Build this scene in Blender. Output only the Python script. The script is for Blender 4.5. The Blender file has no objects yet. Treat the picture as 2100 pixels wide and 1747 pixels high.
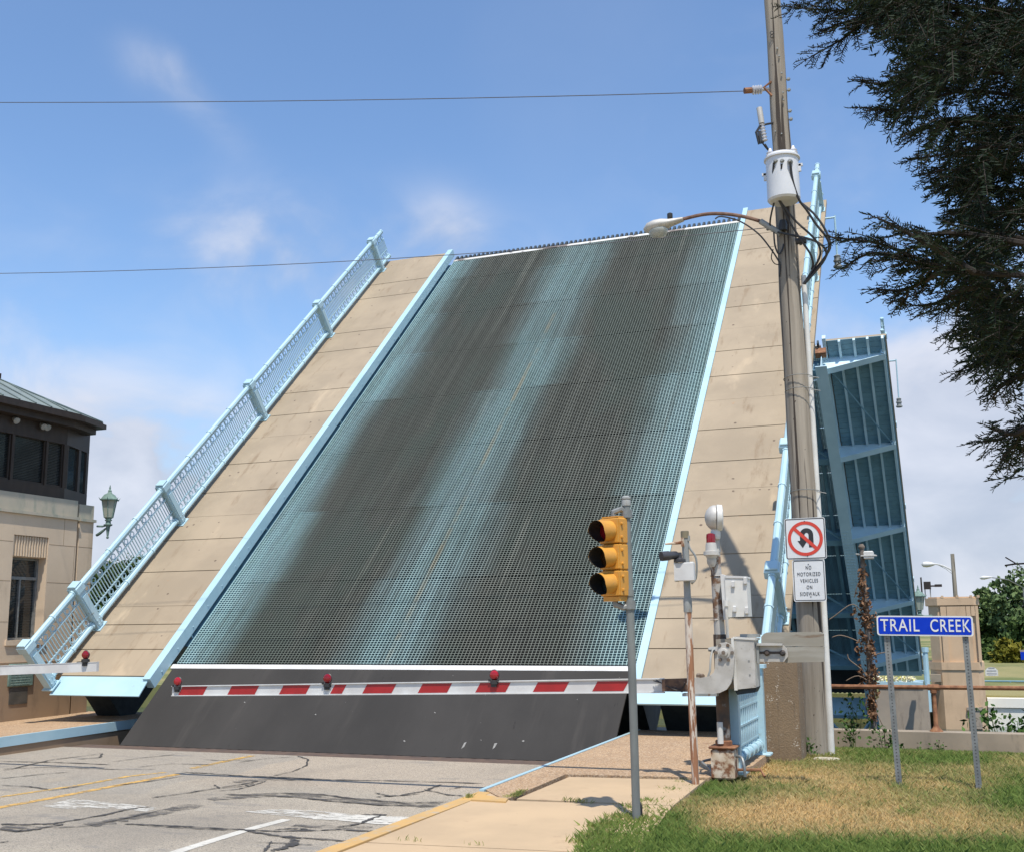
import bpy, math, random
import numpy as np
from mathutils import Vector, Matrix
rnd = random.Random(7)
S = bpy.context.scene
COL = S.collection
sin, cos, pi, R = math.sin, math.cos, math.pi, math.radians

# ------------------------------------------------------------------ camera
F_PX, CX, CY, CZ = 2263.646, 1050.0, 893.574, 1.85
PITCH, ROLL, HEAD, TH = R(9.76386514), R(-0.53273236), R(21.12389), R(42.97239)
def _basis():
    f = np.array([0, cos(PITCH), sin(PITCH)]); r = np.array([1.0, 0, 0]); u = np.cross(r, f)
    r2 = cos(ROLL)*r + sin(ROLL)*u; u2 = -sin(ROLL)*r + cos(ROLL)*u
    c, s = cos(HEAD), sin(HEAD)
    w = lambda v: np.array([c*v[0]-s*v[1], s*v[0]+c*v[1], v[2]])
    return w(r2), w(u2), w(f)
RR, UU, FF = _basis()
O = np.array([0, 0, CZ])
cam = bpy.data.cameras.new('camera'); co = bpy.data.objects.new('camera', cam); COL.objects.link(co)
cam.sensor_width = 36; cam.lens = F_PX/2100*36; cam.shift_y = (CY-873.5)/2100
cam.clip_start = 0.05; cam.clip_end = 5000
m = Matrix.Identity(4)
for i in range(3):
    m[i][0], m[i][1], m[i][2], m[i][3] = RR[i], UU[i], -FF[i], O[i]
co.matrix_world = m
S.camera = co

# survey helpers: a sight line of the photograph meets a known plane of the place
def ray(x, y): return FF + RR*((x-CX)/F_PX) - UU*((y-CY)/F_PX)
def onp(x, y, p0, n):
    r = ray(x, y); n = np.asarray(n, float); t = ((np.asarray(p0, float)-O)@n)/(r@n); return O + t*r
def atz(x, y, z): return onp(x, y, (0, 0, z), (0, 0, 1))
def atY(x, y, Y): return onp(x, y, (0, Y, 0), (0, 1, 0))
def atX(x, y, X): return onp(x, y, (X, 0, 0), (1, 0, 0))
def atd(x, y, d): return O + d*ray(x, y)
LAWN_P, LAWN_N = (0, 9, .03), (0, .006, 1)
def lawn(x, y): return onp(x, y, LAWN_P, LAWN_N)
def lawn_z(Y): return .03 - .006*(Y-9) - .095*np.maximum(0, Y-17.2)

# ------------------------------------------------------------------ sky and sun
SUN_AZ, SUN_EL = R(152), R(66)
w = bpy.data.worlds.new('World'); S.world = w; w.use_nodes = True
nt = w.node_tree; N = nt.nodes; L = nt.links
N.clear()
wout = N.new('ShaderNodeOutputWorld'); bg = N.new('ShaderNodeBackground')
sky = N.new('ShaderNodeTexSky'); sky.sky_type = 'NISHITA'; sky.sun_disc = False
sky.sun_elevation = SUN_EL; sky.sun_rotation = SUN_AZ; sky.air_density = 1.0; sky.dust_density = 0.6; sky.ozone_density = 2.2
SKY_STRENGTH = 0.13
bg.inputs['Strength'].default_value = SKY_STRENGTH
tc = N.new('ShaderNodeTexCoord')
nz = N.new('ShaderNodeTexNoise'); nz.inputs['Scale'].default_value = 8.0; nz.inputs['Detail'].default_value = 6; nz.inputs['Roughness'].default_value = .52
nz.inputs['Distortion'].default_value = .35
mp = N.new('ShaderNodeMapping'); mp.inputs['Scale'].default_value = (1, 1, 1.5)
L.new(tc.outputs['Generated'], mp.inputs['Vector']); L.new(mp.outputs['Vector'], nz.inputs['Vector'])
def wmath(op, a, b=None, c=None):
    n = N.new('ShaderNodeMath'); n.operation = op
    for i, v in enumerate((a, b, c)):
        if v is None: continue
        if isinstance(v, (int, float)): n.inputs[i].default_value = v
        else: L.new(v, n.inputs[i])
    return n.outputs[0]
def wmap(v, a, b, c, d):
    n = N.new('ShaderNodeMapRange'); n.interpolation_type = 'SMOOTHSTEP'
    L.new(v, n.inputs[0])
    for i, x in enumerate((a, b, c, d)): n.inputs[i+1].default_value = x
    return n.outputs[0]
def cloud_lobe(x, y, rad, gain, sx=1.0, rot=0.0):
    """soft mask round one direction of the sky, stretched by sx along a tilted axis"""
    d = ray(x, y); d = d/np.linalg.norm(d)
    e1 = np.cross(d, (0, 0, 1)); e1 /= np.linalg.norm(e1); e2 = np.cross(e1, d)
    a = cos(rot)*e1 + sin(rot)*e2; b = -sin(rot)*e1 + cos(rot)*e2
    acc = None
    for ax, k in ((a, 1/(rad*sx)), (b, 1/rad)):
        dp = N.new('ShaderNodeVectorMath'); dp.operation = 'DOT_PRODUCT'
        L.new(tc.outputs['Generated'], dp.inputs[0]); dp.inputs[1].default_value = tuple(ax*k)
        q = wmath('POWER', wmath('SUBTRACT', dp.outputs['Value'], float(d@ax)*k), 2)
        acc = q if acc is None else wmath('ADD', acc, q)
    g = wmath('POWER', 2.718, wmath('MULTIPLY', acc, -1))
    return wmath('MULTIPLY', g, gain)
lob = None
for args in ((330, 145, .022, .48, 1.7, -.45), (430, 225, .018, .26, 2.4, -.8), (600, 505, .045, .36, 2.6, -.1), (935, 500, .032, .50, 1.5, -1.0), (760, 550, .050, .42, 3.2, -.05),
             (1440, 160, .05, .16, 2.0, .3), (250, 1060, .075, 1.1, 1.7, .1), (130, 1030, .07, .6, 1.3, 0), (1985, 880, .055, 1.0, 1.2, .2), (2020, 1060, .10, 1.2, 1.5, 0), (1860, 1020, .06, .7, 1, 0),
             (-400, 1100, .22, .8, 1.6, 0), (2700, 1000, .3, .9, 1.6, 0)):
    g = cloud_lobe(*args); lob = g if lob is None else wmath('ADD', lob, g)
nn = wmap(nz.outputs['Fac'], .30, .70, 0.25, 1.15)
cl = wmap(wmath('MULTIPLY', lob, nn), .03, 1.0, 0.0, .88)
# high thin cirrus everywhere else, so the sky is not one even blue
nz2 = N.new('ShaderNodeTexNoise'); nz2.inputs['Scale'].default_value = 2.2; nz2.inputs['Detail'].default_value = 5
L.new(tc.outputs['Generated'], nz2.inputs['Vector'])
thin = wmap(nz2.outputs['Fac'], .50, .85, 0, .09)
cl = wmath('MAXIMUM', cl, thin)
sep = N.new('ShaderNodeSeparateXYZ'); L.new(tc.outputs['Generated'], sep.inputs[0])
veil = wmap(sep.outputs['Z'], .0, .30, .42, .0)
cl = wmath('MINIMUM', wmath('ADD', cl, veil), .93)
mix = N.new('ShaderNodeMix'); mix.data_type = 'RGBA'
tint = N.new('ShaderNodeMix'); tint.data_type = 'RGBA'; tint.blend_type = 'MULTIPLY'; tint.inputs[0].default_value = 1
L.new(sky.outputs[0], tint.inputs[6]); tint.inputs[7].default_value = (1.12, 1.25, 1.36, 1)
shade = wmap(nz.outputs['Fac'], .3, .72, .0, 1.0)
ccol = N.new('ShaderNodeMix'); ccol.data_type = 'RGBA'; L.new(shade, ccol.inputs[0])
ccol.inputs[6].default_value = (3.5, 3.9, 4.8, 1); ccol.inputs[7].default_value = (5.2, 5.4, 6.1, 1)
L.new(cl, mix.inputs[0]); L.new(tint.outputs[2], mix.inputs[6]); L.new(ccol.outputs[2], mix.inputs[7])
L.new(mix.outputs[2], bg.inputs['Color']); L.new(bg.outputs[0], wout.inputs['Surface'])
sd = bpy.data.lights.new('sun', 'SUN'); sd.energy = 4.6; sd.angle = R(.53); sd.color = (1, .94, .845)
so = bpy.data.objects.new('sun', sd); COL.objects.link(so)
SUNV = Vector((sin(SUN_AZ)*cos(SUN_EL), cos(SUN_AZ)*cos(SUN_EL), sin(SUN_EL)))
so.rotation_euler = SUNV.to_track_quat('Z', 'Y').to_euler()
S.view_settings.view_transform = 'Standard'; S.view_settings.look = 'None'
S.view_settings.exposure = 0.2; S.view_settings.gamma = 1
S.cycles.max_bounces = 6; S.cycles.transparent_max_bounces = 12

# ------------------------------------------------------------------ object helpers
BASE = {}
def link(o, parent=None, base=(0, 0, 0)):
    COL.objects.link(o)
    if parent is not None:
        pb = BASE[parent.name]; o.parent = parent; o.location = tuple(np.asarray(base, float)-pb)
    else: o.location = tuple(base)
    BASE[o.name] = np.asarray(base, float)
    return o
def tag(o, label=None, cat=None, group=None, kind=None):
    if label: o['label'] = label
    if cat: o['category'] = cat
    if group: o['group'] = group
    if kind: o['kind'] = kind
    return o
def thing(name, base, label, cat, group=None):
    e = bpy.data.objects.new(name, None); e.empty_display_size = .2
    link(e, None, base); return tag(e, label, cat, group)

def frame(o, ex, ey=None, ez=(0, 0, 1)):
    """local (x, y, z) -> world"""
    o = np.asarray(o, float); ex = np.asarray(ex, float); ex = ex/np.linalg.norm(ex); ez = np.asarray(ez, float); ez = ez/np.linalg.norm(ez)
    ey = np.cross(ez, ex) if ey is None else np.asarray(ey, float)
    return lambda p: o + p[0]*ex + p[1]*ey + p[2]*ez
def yawframe(o, deg):
    a = R(deg); return frame(o, (cos(a), sin(a), 0))

class MB:
    def __init__(s, T=None): s.v = []; s.f = []; s.m = []; s.sm = []; s.T = T; s.mi = 0
    def add(s, vs, fs, smooth=False):
        b = len(s.v)
        s.v += [tuple(s.T(p)) if s.T else tuple(p) for p in vs]
        for f in fs: s.f.append(tuple(b+i for i in f)); s.m.append(s.mi); s.sm.append(smooth)
        return s
    def box(s, x0, x1, y0, y1, z0, z1, bev=0):
        if bev:
            b = bev
            P = []
            for z, k in ((z0, b), (z0+b, 0), (z1-b, 0), (z1, b)):
                P += [(x0+k+(0 if k else b*.0), y0+k, z), (x1-k, y0+k, z), (x1-k, y1-k, z), (x0+k, y1-k, z)]
            fs = [(3, 2, 1, 0), (12, 13, 14, 15)]
            for l in range(3):
                for i in range(4): fs.append((l*4+i, l*4+(i+1) % 4, l*4+4+(i+1) % 4, l*4+4+i))
            return s.add(P, fs)
        P = [(x0, y0, z0), (x1, y0, z0), (x1, y1, z0), (x0, y1, z0), (x0, y0, z1), (x1, y0, z1), (x1, y1, z1), (x0, y1, z1)]
        return s.add(P, [(3, 2, 1, 0), (4, 5, 6, 7), (0, 1, 5, 4), (1, 2, 6, 5), (2, 3, 7, 6), (3, 0, 4, 7)])
    def prism(s, poly, d):
        """poly: 3D points of a flat outline; d: extrusion vector"""
        n = len(poly); d = np.asarray(d, float); P = [np.asarray(p, float) for p in poly]; Q = [p+d for p in P]
        fs = [tuple(range(n-1, -1, -1)), tuple(range(n, 2*n))] + [(i, (i+1) % n, n+(i+1) % n, n+i) for i in range(n)]
        return s.add(P+Q, fs)
    def poly(s, pts): return s.add(pts, [tuple(range(len(pts)))])
    def tube(s, path, r, n=8, caps=True, smooth=True):
        P = [np.asarray(p, float) for p in path]; k = len(P)
        rs = [r]*k if isinstance(r, (int, float)) else list(r)
        vs = []; prev = None
        for i in range(k):
            t = P[min(i+1, k-1)]-P[max(i-1, 0)]; t = t/(np.linalg.norm(t)+1e-12)
            if prev is None:
                a = np.array([0, 0, 1.0]) if abs(t[2]) < .9 else np.array([1.0, 0, 0])
            else: a = prev
            u = a - (a@t)*t; u /= (np.linalg.norm(u)+1e-12); prev = u; v = np.cross(t, u)
            vs += [P[i]+rs[i]*(cos(2*pi*j/n)*u+sin(2*pi*j/n)*v) for j in range(n)]
        fs = [(i*n+j, i*n+(j+1) % n, (i+1)*n+(j+1) % n, (i+1)*n+j) for i in range(k-1) for j in range(n)]
        s.add(vs, fs, smooth)
        if caps:
            b = len(s.v)-len(vs)
            s.f.append(tuple(b+j for j in range(n-1, -1, -1))); s.m.append(s.mi); s.sm.append(False)
            s.f.append(tuple(b+(k-1)*n+j for j in range(n))); s.m.append(s.mi); s.sm.append(False)
        return s
    def lathe(s, o, axis, prof, n=16, smooth=True):
        """prof: (radius, height along axis)"""
        o = np.asarray(o, float); t = np.asarray(axis, float); t = t/np.linalg.norm(t)
        return s.tube([o+t*h for _, h in prof], [max(r, 1e-4) for r, _ in prof], n, True, smooth) if False else s._lathe(o, t, prof, n, smooth)
    def _lathe(s, o, t, prof, n, smooth):
        a = np.array([0, 0, 1.0]) if abs(t[2]) < .9 else np.array([1.0, 0, 0])
        u = a-(a@t)*t; u /= np.linalg.norm(u); v = np.cross(t, u); vs = []
        for r, h in prof: vs += [o+t*h+max(r, 1e-4)*(cos(2*pi*j/n)*u+sin(2*pi*j/n)*v) for j in range(n)]
        fs = [(i*n+j, i*n+(j+1) % n, (i+1)*n+(j+1) % n, (i+1)*n+j) for i in range(len(prof)-1) for j in range(n)]
        k = len(prof)
        fs += [tuple(range(n-1, -1, -1)), tuple((k-1)*n+j for j in range(n))]
        return s.add(vs, fs, smooth)
    def ring(s, c, nrm, r, t, n=12, k=4, a0=0, a1=2*pi):
        c = np.asarray(c, float); nrm = np.asarray(nrm, float); nrm = nrm/np.linalg.norm(nrm)
        a = np.array([0, 0, 1.0]) if abs(nrm[2]) < .9 else np.array([1.0, 0, 0])
        u = a-(a@nrm)*nrm; u /= np.linalg.norm(u); v = np.cross(nrm, u)
        vs = []; fs = []
        for i in range(n):
            th = 2*pi*i/n; d = cos(th)*u+sin(th)*v
            for j in range(k):
                ph = 2*pi*j/k; vs.append(c+d*(r+t*cos(ph))+nrm*(t*sin(ph)))
        for i in range(n):
            for j in range(k): fs.append((i*k+j, i*k+(j+1) % k, ((i+1) % n)*k+(j+1) % k, ((i+1) % n)*k+j))
        return s.add(vs, fs, True)
    def build(s, name, mats, parent=None, base=None):
        if base is None: base = BASE[parent.name] if parent is not None else (0, 0, 0)
        base = np.asarray(base, float)
        me = bpy.data.meshes.new(name)
        me.from_pydata([tuple(np.asarray(p)-base) for p in s.v], [], s.f)
        if not isinstance(mats, (list, tuple)): mats = [mats]
        for q in mats: me.materials.append(q)
        me.polygons.foreach_set('material_index', s.m); me.polygons.foreach_set('use_smooth', s.sm)
        me.update()
        if any(s.sm): me.set_sharp_from_angle(angle=R(38))
        o = bpy.data.objects.new(name, me)
        return link(o, parent, base)

def fast_mesh(name, V, Fa, mat, parent=None, base=(0, 0, 0), tint=None, smooth=False):
    """V (n,3), Fa (m,k) arrays; tint (n,) per-vertex value"""
    V = np.asarray(V, np.float32)-np.asarray(base, np.float32); Fa = np.asarray(Fa, np.int32); m_, k = Fa.shape
    me = bpy.data.meshes.new(name)
    me.vertices.add(len(V)); me.vertices.foreach_set('co', V.ravel())
    me.loops.add(m_*k); me.loops.foreach_set('vertex_index', Fa.ravel())
    me.polygons.add(m_); me.polygons.foreach_set('loop_start', np.arange(0, m_*k, k, dtype=np.int32))
    me.polygons.foreach_set('use_smooth', np.full(m_, smooth))
    me.materials.append(mat)
    if tint is not None:
        a = me.attributes.new('tint', 'FLOAT', 'POINT'); a.data.foreach_set('value', np.asarray(tint, np.float32))
    me.update(calc_edges=True); me.validate()
    o = bpy.data.objects.new(name, me)
    return link(o, parent, base)

def text(body, size, T, parent, mat, name='lettering', sx=1.0, space=1.0, ext=.0012, fat=.0, width=None):
    """flat lettering; T(x, y, z): local x right, y depth (towards the wall), z up; centred"""
    cu = bpy.data.curves.new(name, 'FONT'); cu.body = body; cu.size = size; cu.align_x = 'CENTER'; cu.align_y = 'CENTER'
    cu.extrude = ext; cu.space_character = space; cu.offset = size*fat
    cu.materials.append(mat)
    tmp = bpy.data.objects.new(name, cu); me = bpy.data.meshes.new_from_object(tmp); bpy.data.objects.remove(tmp); bpy.data.curves.remove(cu)
    p0 = np.asarray(T((0, 0, 0))); ex = np.asarray(T((1, 0, 0)))-p0; ez = np.asarray(T((0, 0, 1)))-p0; ny = np.cross(ex, ez)
    for v in me.vertices: v.co = Vector(v.co.x*sx*ex + v.co.y*ez + v.co.z*ny)
    if width:
        xs_ = np.array([np.dot(v.co, ex) for v in me.vertices]); k = width/(xs_.max()-xs_.min()); mid_ = (xs_.max()+xs_.min())/2
        for v in me.vertices: v.co = v.co+Vector(ex*((np.dot(v.co, ex)-mid_)*k-np.dot(v.co, ex)))
    me.name = name; me.update()
    if not me.materials: me.materials.append(mat)
    return link(bpy.data.objects.new(name, me), parent, p0)

def copy_tree(o, off, parent=None):
    c = o.copy(); COL.objects.link(c); c.parent = parent
    if parent is None: c.location = tuple(Vector(o.location)+Vector(off))
    BASE[c.name] = BASE[o.name]+np.asarray(off, float)
    for ch in [x for x in bpy.data.objects if x.parent == o]: copy_tree(ch, off, c)
    return c

# ------------------------------------------------------------------ materials
def new_mat(name):
    mt = bpy.data.materials.new(name); mt.use_nodes = True; t = mt.node_tree
    return mt, t, t.nodes['Principled BSDF']
class G:
    """tiny node-graph helper"""
    def __init__(s, t): s.t = t; s.pos = None
    def n(s, kind): return s.t.nodes.new(kind)
    def l(s, a, b): s.t.links.new(a, b)
    def P(s):
        if s.pos is None: s.pos = s.n('ShaderNodeNewGeometry').outputs['Position']
        return s.pos
    def noise(s, scale, detail=4, rough=.55, stretch=(1, 1, 1), vec=None, dist=0):
        mp = s.n('ShaderNodeMapping'); mp.inputs['Scale'].default_value = stretch
        s.l(vec if vec is not None else s.P(), mp.inputs['Vector'])
        q = s.n('ShaderNodeTexNoise'); q.inputs['Scale'].default_value = scale; q.inputs['Detail'].default_value = detail; q.inputs['Roughness'].default_value = rough; q.inputs['Distortion'].default_value = dist
        s.l(mp.outputs[0], q.inputs['Vector']); return q.outputs['Fac']
    def vor(s, scale, vec=None, feat='F1'):
        q = s.n('ShaderNodeTexVoronoi'); q.inputs['Scale'].default_value = scale; q.feature = feat
        s.l(vec if vec is not None else s.P(), q.inputs['Vector']); return q
    def mr(s, v, a, b, c=0.0, d=1.0, smooth=True):
        q = s.n('ShaderNodeMapRange'); q.interpolation_type = 'SMOOTHSTEP' if smooth else 'LINEAR'
        s.l(v, q.inputs[0])
        for i, x in enumerate((a, b, c, d)): q.inputs[i+1].default_value = x
        return q.outputs[0]
    def math(s, op, a, b=None):
        q = s.n('ShaderNodeMath'); q.operation = op
        for i, v in enumerate((a, b)):
            if v is None: continue
            if isinstance(v, (int, float)): q.inputs[i].default_value = v
            else: s.l(v, q.inputs[i])
        return q.outputs[0]
    def mix(s, f, a, b, mode='MIX'):
        q = s.n('ShaderNodeMix'); q.data_type = 'RGBA'; q.blend_type = mode
        for i, v in ((0, f), (6, a), (7, b)):
            if isinstance(v, (int, float)): q.inputs[i].default_value = v
            elif isinstance(v, tuple): q.inputs[i].default_value = v if len(v) == 4 else v+(1,)
            else: s.l(v, q.inputs[i])
        return q.outputs[2]
    def xyz(s):
        q = s.n('ShaderNodeSeparateXYZ'); s.l(s.P(), q.inputs[0]); return q.outputs
    def bump(s, bsdf, h, strength=.3, dist=.01):
        q = s.n('ShaderNodeBump'); q.inputs['Strength'].default_value = strength; q.inputs['Distance'].default_value = dist
        s.l(h, q.inputs['Height']); s.l(q.outputs[0], bsdf.inputs['Normal'])
def M(name, c1, c2=None, rough=.6, metal=0.0, scale=6, detail=5, stretch=(1, 1, 1), lo=.35, hi=.65, bump=0, bscale=60, spot=None, spot_scale=20, spot_lo=.62, spot_hi=.72):
    mt, t, b = new_mat(name); g = G(t)
    b.inputs['Roughness'].default_value = rough; b.inputs['Metallic'].default_value = metal
    if c2 is None: c2 = tuple(x*.82 for x in c1)
    f = g.mr(g.noise(scale, detail, stretch=stretch), lo, hi)
    c = g.mix(f, c1, c2)
    if spot: c = g.mix(g.mr(g.noise(spot_scale, 6, .6, stretch), spot_lo, spot_hi), c, spot)
    g.l(c, b.inputs['Base Color'])
    if bump: g.bump(b, g.noise(bscale, 4), bump, .01)
    return mt

BLUE = (.40, .565, .63)
m_paint = M('bridge_paint', BLUE, (.35, .52, .59), .42, scale=1.4, spot=(.27, .30, .28), spot_scale=8, spot_lo=.64, spot_hi=.76)
m_paint_dk = M('bridge_paint_worn', (.20, .34, .41), (.15, .275, .335), .5, scale=2.0, spot=(.16, .15, .13), spot_scale=7, spot_lo=.62, spot_hi=.8)
m_dark = M('shadowed_steel', (.035, .05, .06), (.02, .03, .04), .7)
m_black = M('black_rubber', (.015, .015, .017), (.03, .03, .03), .5)
m_galv = M('galvanised_steel', (.25, .26, .255), (.18, .19, .185), .5, .35, scale=9, spot=(.2, .19, .17), spot_scale=14)
m_galv_dull = M('weathered_grey_paint', (.30, .31, .30), (.22, .23, .22), .6, .1, scale=7, stretch=(1, 1, .3), spot=(.16, .1, .06), spot_scale=11, spot_lo=.6, spot_hi=.72)
m_alu = M('grey_cast_metal', (.52, .50, .46), (.42, .40, .36), .5, .15, scale=5, spot=(.25, .22, .18), spot_scale=18, spot_lo=.62, spot_hi=.75)
m_ltgrey = M('light_grey_enamel', (.64, .63, .59), (.56, .55, .51), .4, scale=4, spot=(.33, .29, .22), spot_scale=12, spot_lo=.66, spot_hi=.8)
m_white = M('white_paint', (.60, .60, .58), (.52, .51, .49), .45, scale=3, spot=(.45, .42, .36), spot_scale=16, spot_lo=.68, spot_hi=.85)
m_signwhite = M('sign_white', (.66, .67, .67), (.62, .63, .63), .35, scale=3)
m_rust = M('rust', (.16, .065, .03), (.28, .13, .06), .8, scale=10, bump=.3, spot=(.07, .03, .02), spot_scale=14)
m_rustwhite = M('rusting_white_paint', (.62, .53, .41), (.46, .34, .22), .65, scale=6, spot=(.19, .075, .03), spot_scale=8, spot_lo=.44, spot_hi=.58)
m_rustpole = M('rust_streaked_pole', (.56, .49, .41), (.30, .14, .07), .7, scale=8, stretch=(1.6, 1.6, .25), lo=.47, hi=.53, spot=(.20, .085, .04), spot_scale=10, spot_lo=.58, spot_hi=.64)
m_yellow = M('signal_yellow', (.62, .30, .045), (.52, .25, .04), .5, scale=3.5, spot=(.40, .24, .07), spot_scale=13, spot_lo=.6, spot_hi=.75)
m_red = M('sign_red', (.36, .016, .018), (.30, .014, .015), .4)
m_signblack = M('sign_black', (.02, .02, .022), (.03, .03, .03), .45)
m_signblue = M('sign_blue', (.004, .035, .43), (.006, .042, .47), .5)
m_signblue.node_tree.nodes['Principled BSDF'].inputs['Specular IOR Level'].default_value = .12
m_bronze = M('verdigris', (.17, .26, .22), (.11, .17, .145), .7, scale=9, spot=(.30, .38, .33), spot_scale=16)
m_patina_roof = M('copper_roof', (.21, .245, .225), (.17, .20, .188), .55, scale=2.5, spot=(.10, .14, .13), spot_scale=5)
m_hutdark = M('dark_brown_cladding', (.026, .018, .014), (.036, .025, .019), .5, scale=8, stretch=(1, 1, .3))
m_wood = M('plank_wood', (.30, .25, .19), (.20, .165, .125), .85, scale=2.2)
m_transf = M('transformer_enamel', (.60, .61, .62), (.55, .56, .57), .35, scale=2)
m_porcelain = M('porcelain', (.62, .62, .64), (.5, .5, .52), .25)
m_cable = M('black_cable', (.022, .022, .024), (.03, .03, .03), .55)
m_wire = M('thin_wire', (.10, .10, .11), (.13, .13, .14), .5)
m_lampglass = M('frosted_lamp_bowl', (.42, .44, .42), (.36, .38, .36), .2)
m_bark = M('bark', (.10, .075, .055), (.06, .045, .035), .9, scale=14, stretch=(1, 1, .3), bump=.5)
m_planter = M('flowers', (.7, .62, .2), (.75, .72, .7), .8, scale=20)

def mk_glass(name, col, rough=.06):
    mt, t, b = new_mat(name); g = G(t)
    c = g.mix(g.mr(g.noise(1.4, 3), .4, .65), col, tuple(x*1.8+.004 for x in col))
    g.l(c, b.inputs['Base Color']); b.inputs['Roughness'].default_value = rough; b.inputs['Specular IOR Level'].default_value = .6
    return mt
m_glass = mk_glass('dark_window_glass', (.012, .016, .018))
m_blind = mk_glass('window_glass_over_blinds', (.014, .017, .018))
_t = m_blind.node_tree; _g = G(_t); _b = _t.nodes['Principled BSDF']; _z = _g.xyz()[2]
_w = _g.mr(_g.math('SINE', _g.math('MULTIPLY', _z, 190)), -.2, .8)
_g.l(_g.mix(_g.math('MULTIPLY', _w, _g.mr(_g.noise(1.1, 3), .4, .6, .3, 1)), (.012, .015, .016), (.055, .058, .055)), _b.inputs['Base Color'])
m_redlens = mk_glass('red_lens', (.20, .003, .006), .10)
m_darklens = mk_glass('unlit_lens', (.05, .022, .006), .15)
m_greenlens = mk_glass('unlit_dark_lens', (.008, .014, .014), .15)
m_redlens_dk = mk_glass('unlit_red_lens', (.16, .004, .008), .15)
m_amber_glass = mk_glass('lantern_glass', (.20, .21, .17), .25)

# ---- surfaces with their own wear
def mk_grating(top):
    """bar tops are rubbed bright, bar sides coloured darker for shade; paint survives at the edges and along the middle"""
    mt, t, b = new_mat('worn_deck_grating_tops' if top else 'worn_deck_grating'); g = G(t); o = g.xyz(); X = o[0]
    al = g.math('ADD', g.math('MULTIPLY', g.math('SUBTRACT', o[1], 16.612), cos(TH)), g.math('MULTIPLY', g.math('ADD', o[2], .2), sin(TH)))
    pid = g.math('FLOOR', g.math('DIVIDE', g.math('SUBTRACT', al, 2.05), 2.383))
    wn = g.n('ShaderNodeTexWhiteNoise'); wn.noise_dimensions = '1D'; g.l(pid, wn.inputs['W'])
    wn2 = g.n('ShaderNodeTexWhiteNoise'); wn2.noise_dimensions = '1D'; g.l(g.math('ADD', pid, 31.7), wn2.inputs['W'])
    wob = g.math('ADD', g.math('MULTIPLY', g.math('SUBTRACT', wn.outputs['Value'], .5), .35), g.math('MULTIPLY', g.math('SUBTRACT', g.noise(.9, 4, .6, (1, .2, .2)), .5), .9))
    Xw = g.math('ADD', X, wob)
    streak = g.noise(5.5, 5, .7, (1, .035, .035)); grime = g.noise(1.3, 6, .7, (1, .5, .5)); speck = g.noise(30, 3, .6)
    edge_l = g.mr(Xw, -13.9, -12.7, 1, .0); edge_r = g.mr(Xw, -6.4, -4.8, .0, .85)
    mid = g.math('MULTIPLY', g.mr(Xw, -10.9, -9.8, .0, 1), g.mr(Xw, -9.3, -8.2, 1, .0))
    mid = g.math('MULTIPLY', mid, g.math('ADD', .52, g.math('MULTIPLY', wn2.outputs['Value'], .22)))
    pm = g.math('MAXIMUM', g.math('MAXIMUM', edge_l, edge_r), mid)
    pm = g.math('MULTIPLY', pm, g.mr(streak, .34, .60, .66, 1.05)); pm = g.math('MULTIPLY', pm, g.mr(grime, .32, .6, .75, 1.0)); pm = g.math('MULTIPLY', pm, g.mr(speck, .3, .6, .7, 1.0))
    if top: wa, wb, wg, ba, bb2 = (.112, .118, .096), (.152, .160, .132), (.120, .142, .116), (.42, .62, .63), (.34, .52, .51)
    else: wa, wb, wg, ba, bb2 = (.032, .034, .027), (.046, .049, .040), (.036, .046, .038), (.20, .37, .42), (.15, .28, .31)  # side colours darkened to stand for shade inside the holes
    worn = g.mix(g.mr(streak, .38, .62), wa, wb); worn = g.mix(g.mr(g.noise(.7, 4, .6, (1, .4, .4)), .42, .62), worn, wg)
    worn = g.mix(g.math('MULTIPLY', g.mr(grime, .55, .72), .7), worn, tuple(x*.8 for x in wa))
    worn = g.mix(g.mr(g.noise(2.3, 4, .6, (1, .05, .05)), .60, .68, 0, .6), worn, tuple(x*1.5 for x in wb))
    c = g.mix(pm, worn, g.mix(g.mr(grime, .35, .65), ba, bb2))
    # thin faded orange centre stripe that survived in patches
    st = g.math('MULTIPLY', g.mr(X, -9.56, -9.53, 0, 1), g.mr(X, -9.46, -9.43, 1, 0))
    st = g.math('MULTIPLY', st, g.mr(g.noise(.5, 5, .7, (.2, 1, 1)), .36, .62, 0, .34)); st = g.math('MULTIPLY', st, g.mr(al, 15.2, 15.6, 1, 0))
    c = g.mix(st, c, (.46, .29, .10))
    g.l(c, b.inputs['Base Color']); b.inputs['Roughness'].default_value = .55 if top else .75
    return mt
m_grating = mk_grating(False); m_grating_top = mk_grating(True)
def mk_apron():
    mt, t, b = new_mat('dark_steel_apron'); g = G(t)
    c = g.mix(g.mr(g.noise(.7, 5, .6, (1, .5, .5)), .3, .7), (.031, .029, .027), (.043, .040, .037))
    sc = g.mr(g.noise(5, 6, .7, (2.4, .5, .5)), .64, .74); c = g.mix(sc, c, (.022, .020, .019))
    c = g.mix(g.math('MULTIPLY', g.mr(g.noise(.9, 4, .6, (2.2, .25, .25)), .55, .75), .55), c, (.066, .060, .054))
    c = g.mix(g.mr(g.noise(26, 3, .5, (1, .6, .6)), .765, .79), c, (.22, .21, .20))
    g.l(c, b.inputs['Base Color']); b.inputs['Roughness'].default_value = .8; b.inputs['Specular IOR Level'].default_value = .25
    g.bump(b, g.noise(90, 3), .35, .006); return mt
m_apron = mk_apron()
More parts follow.
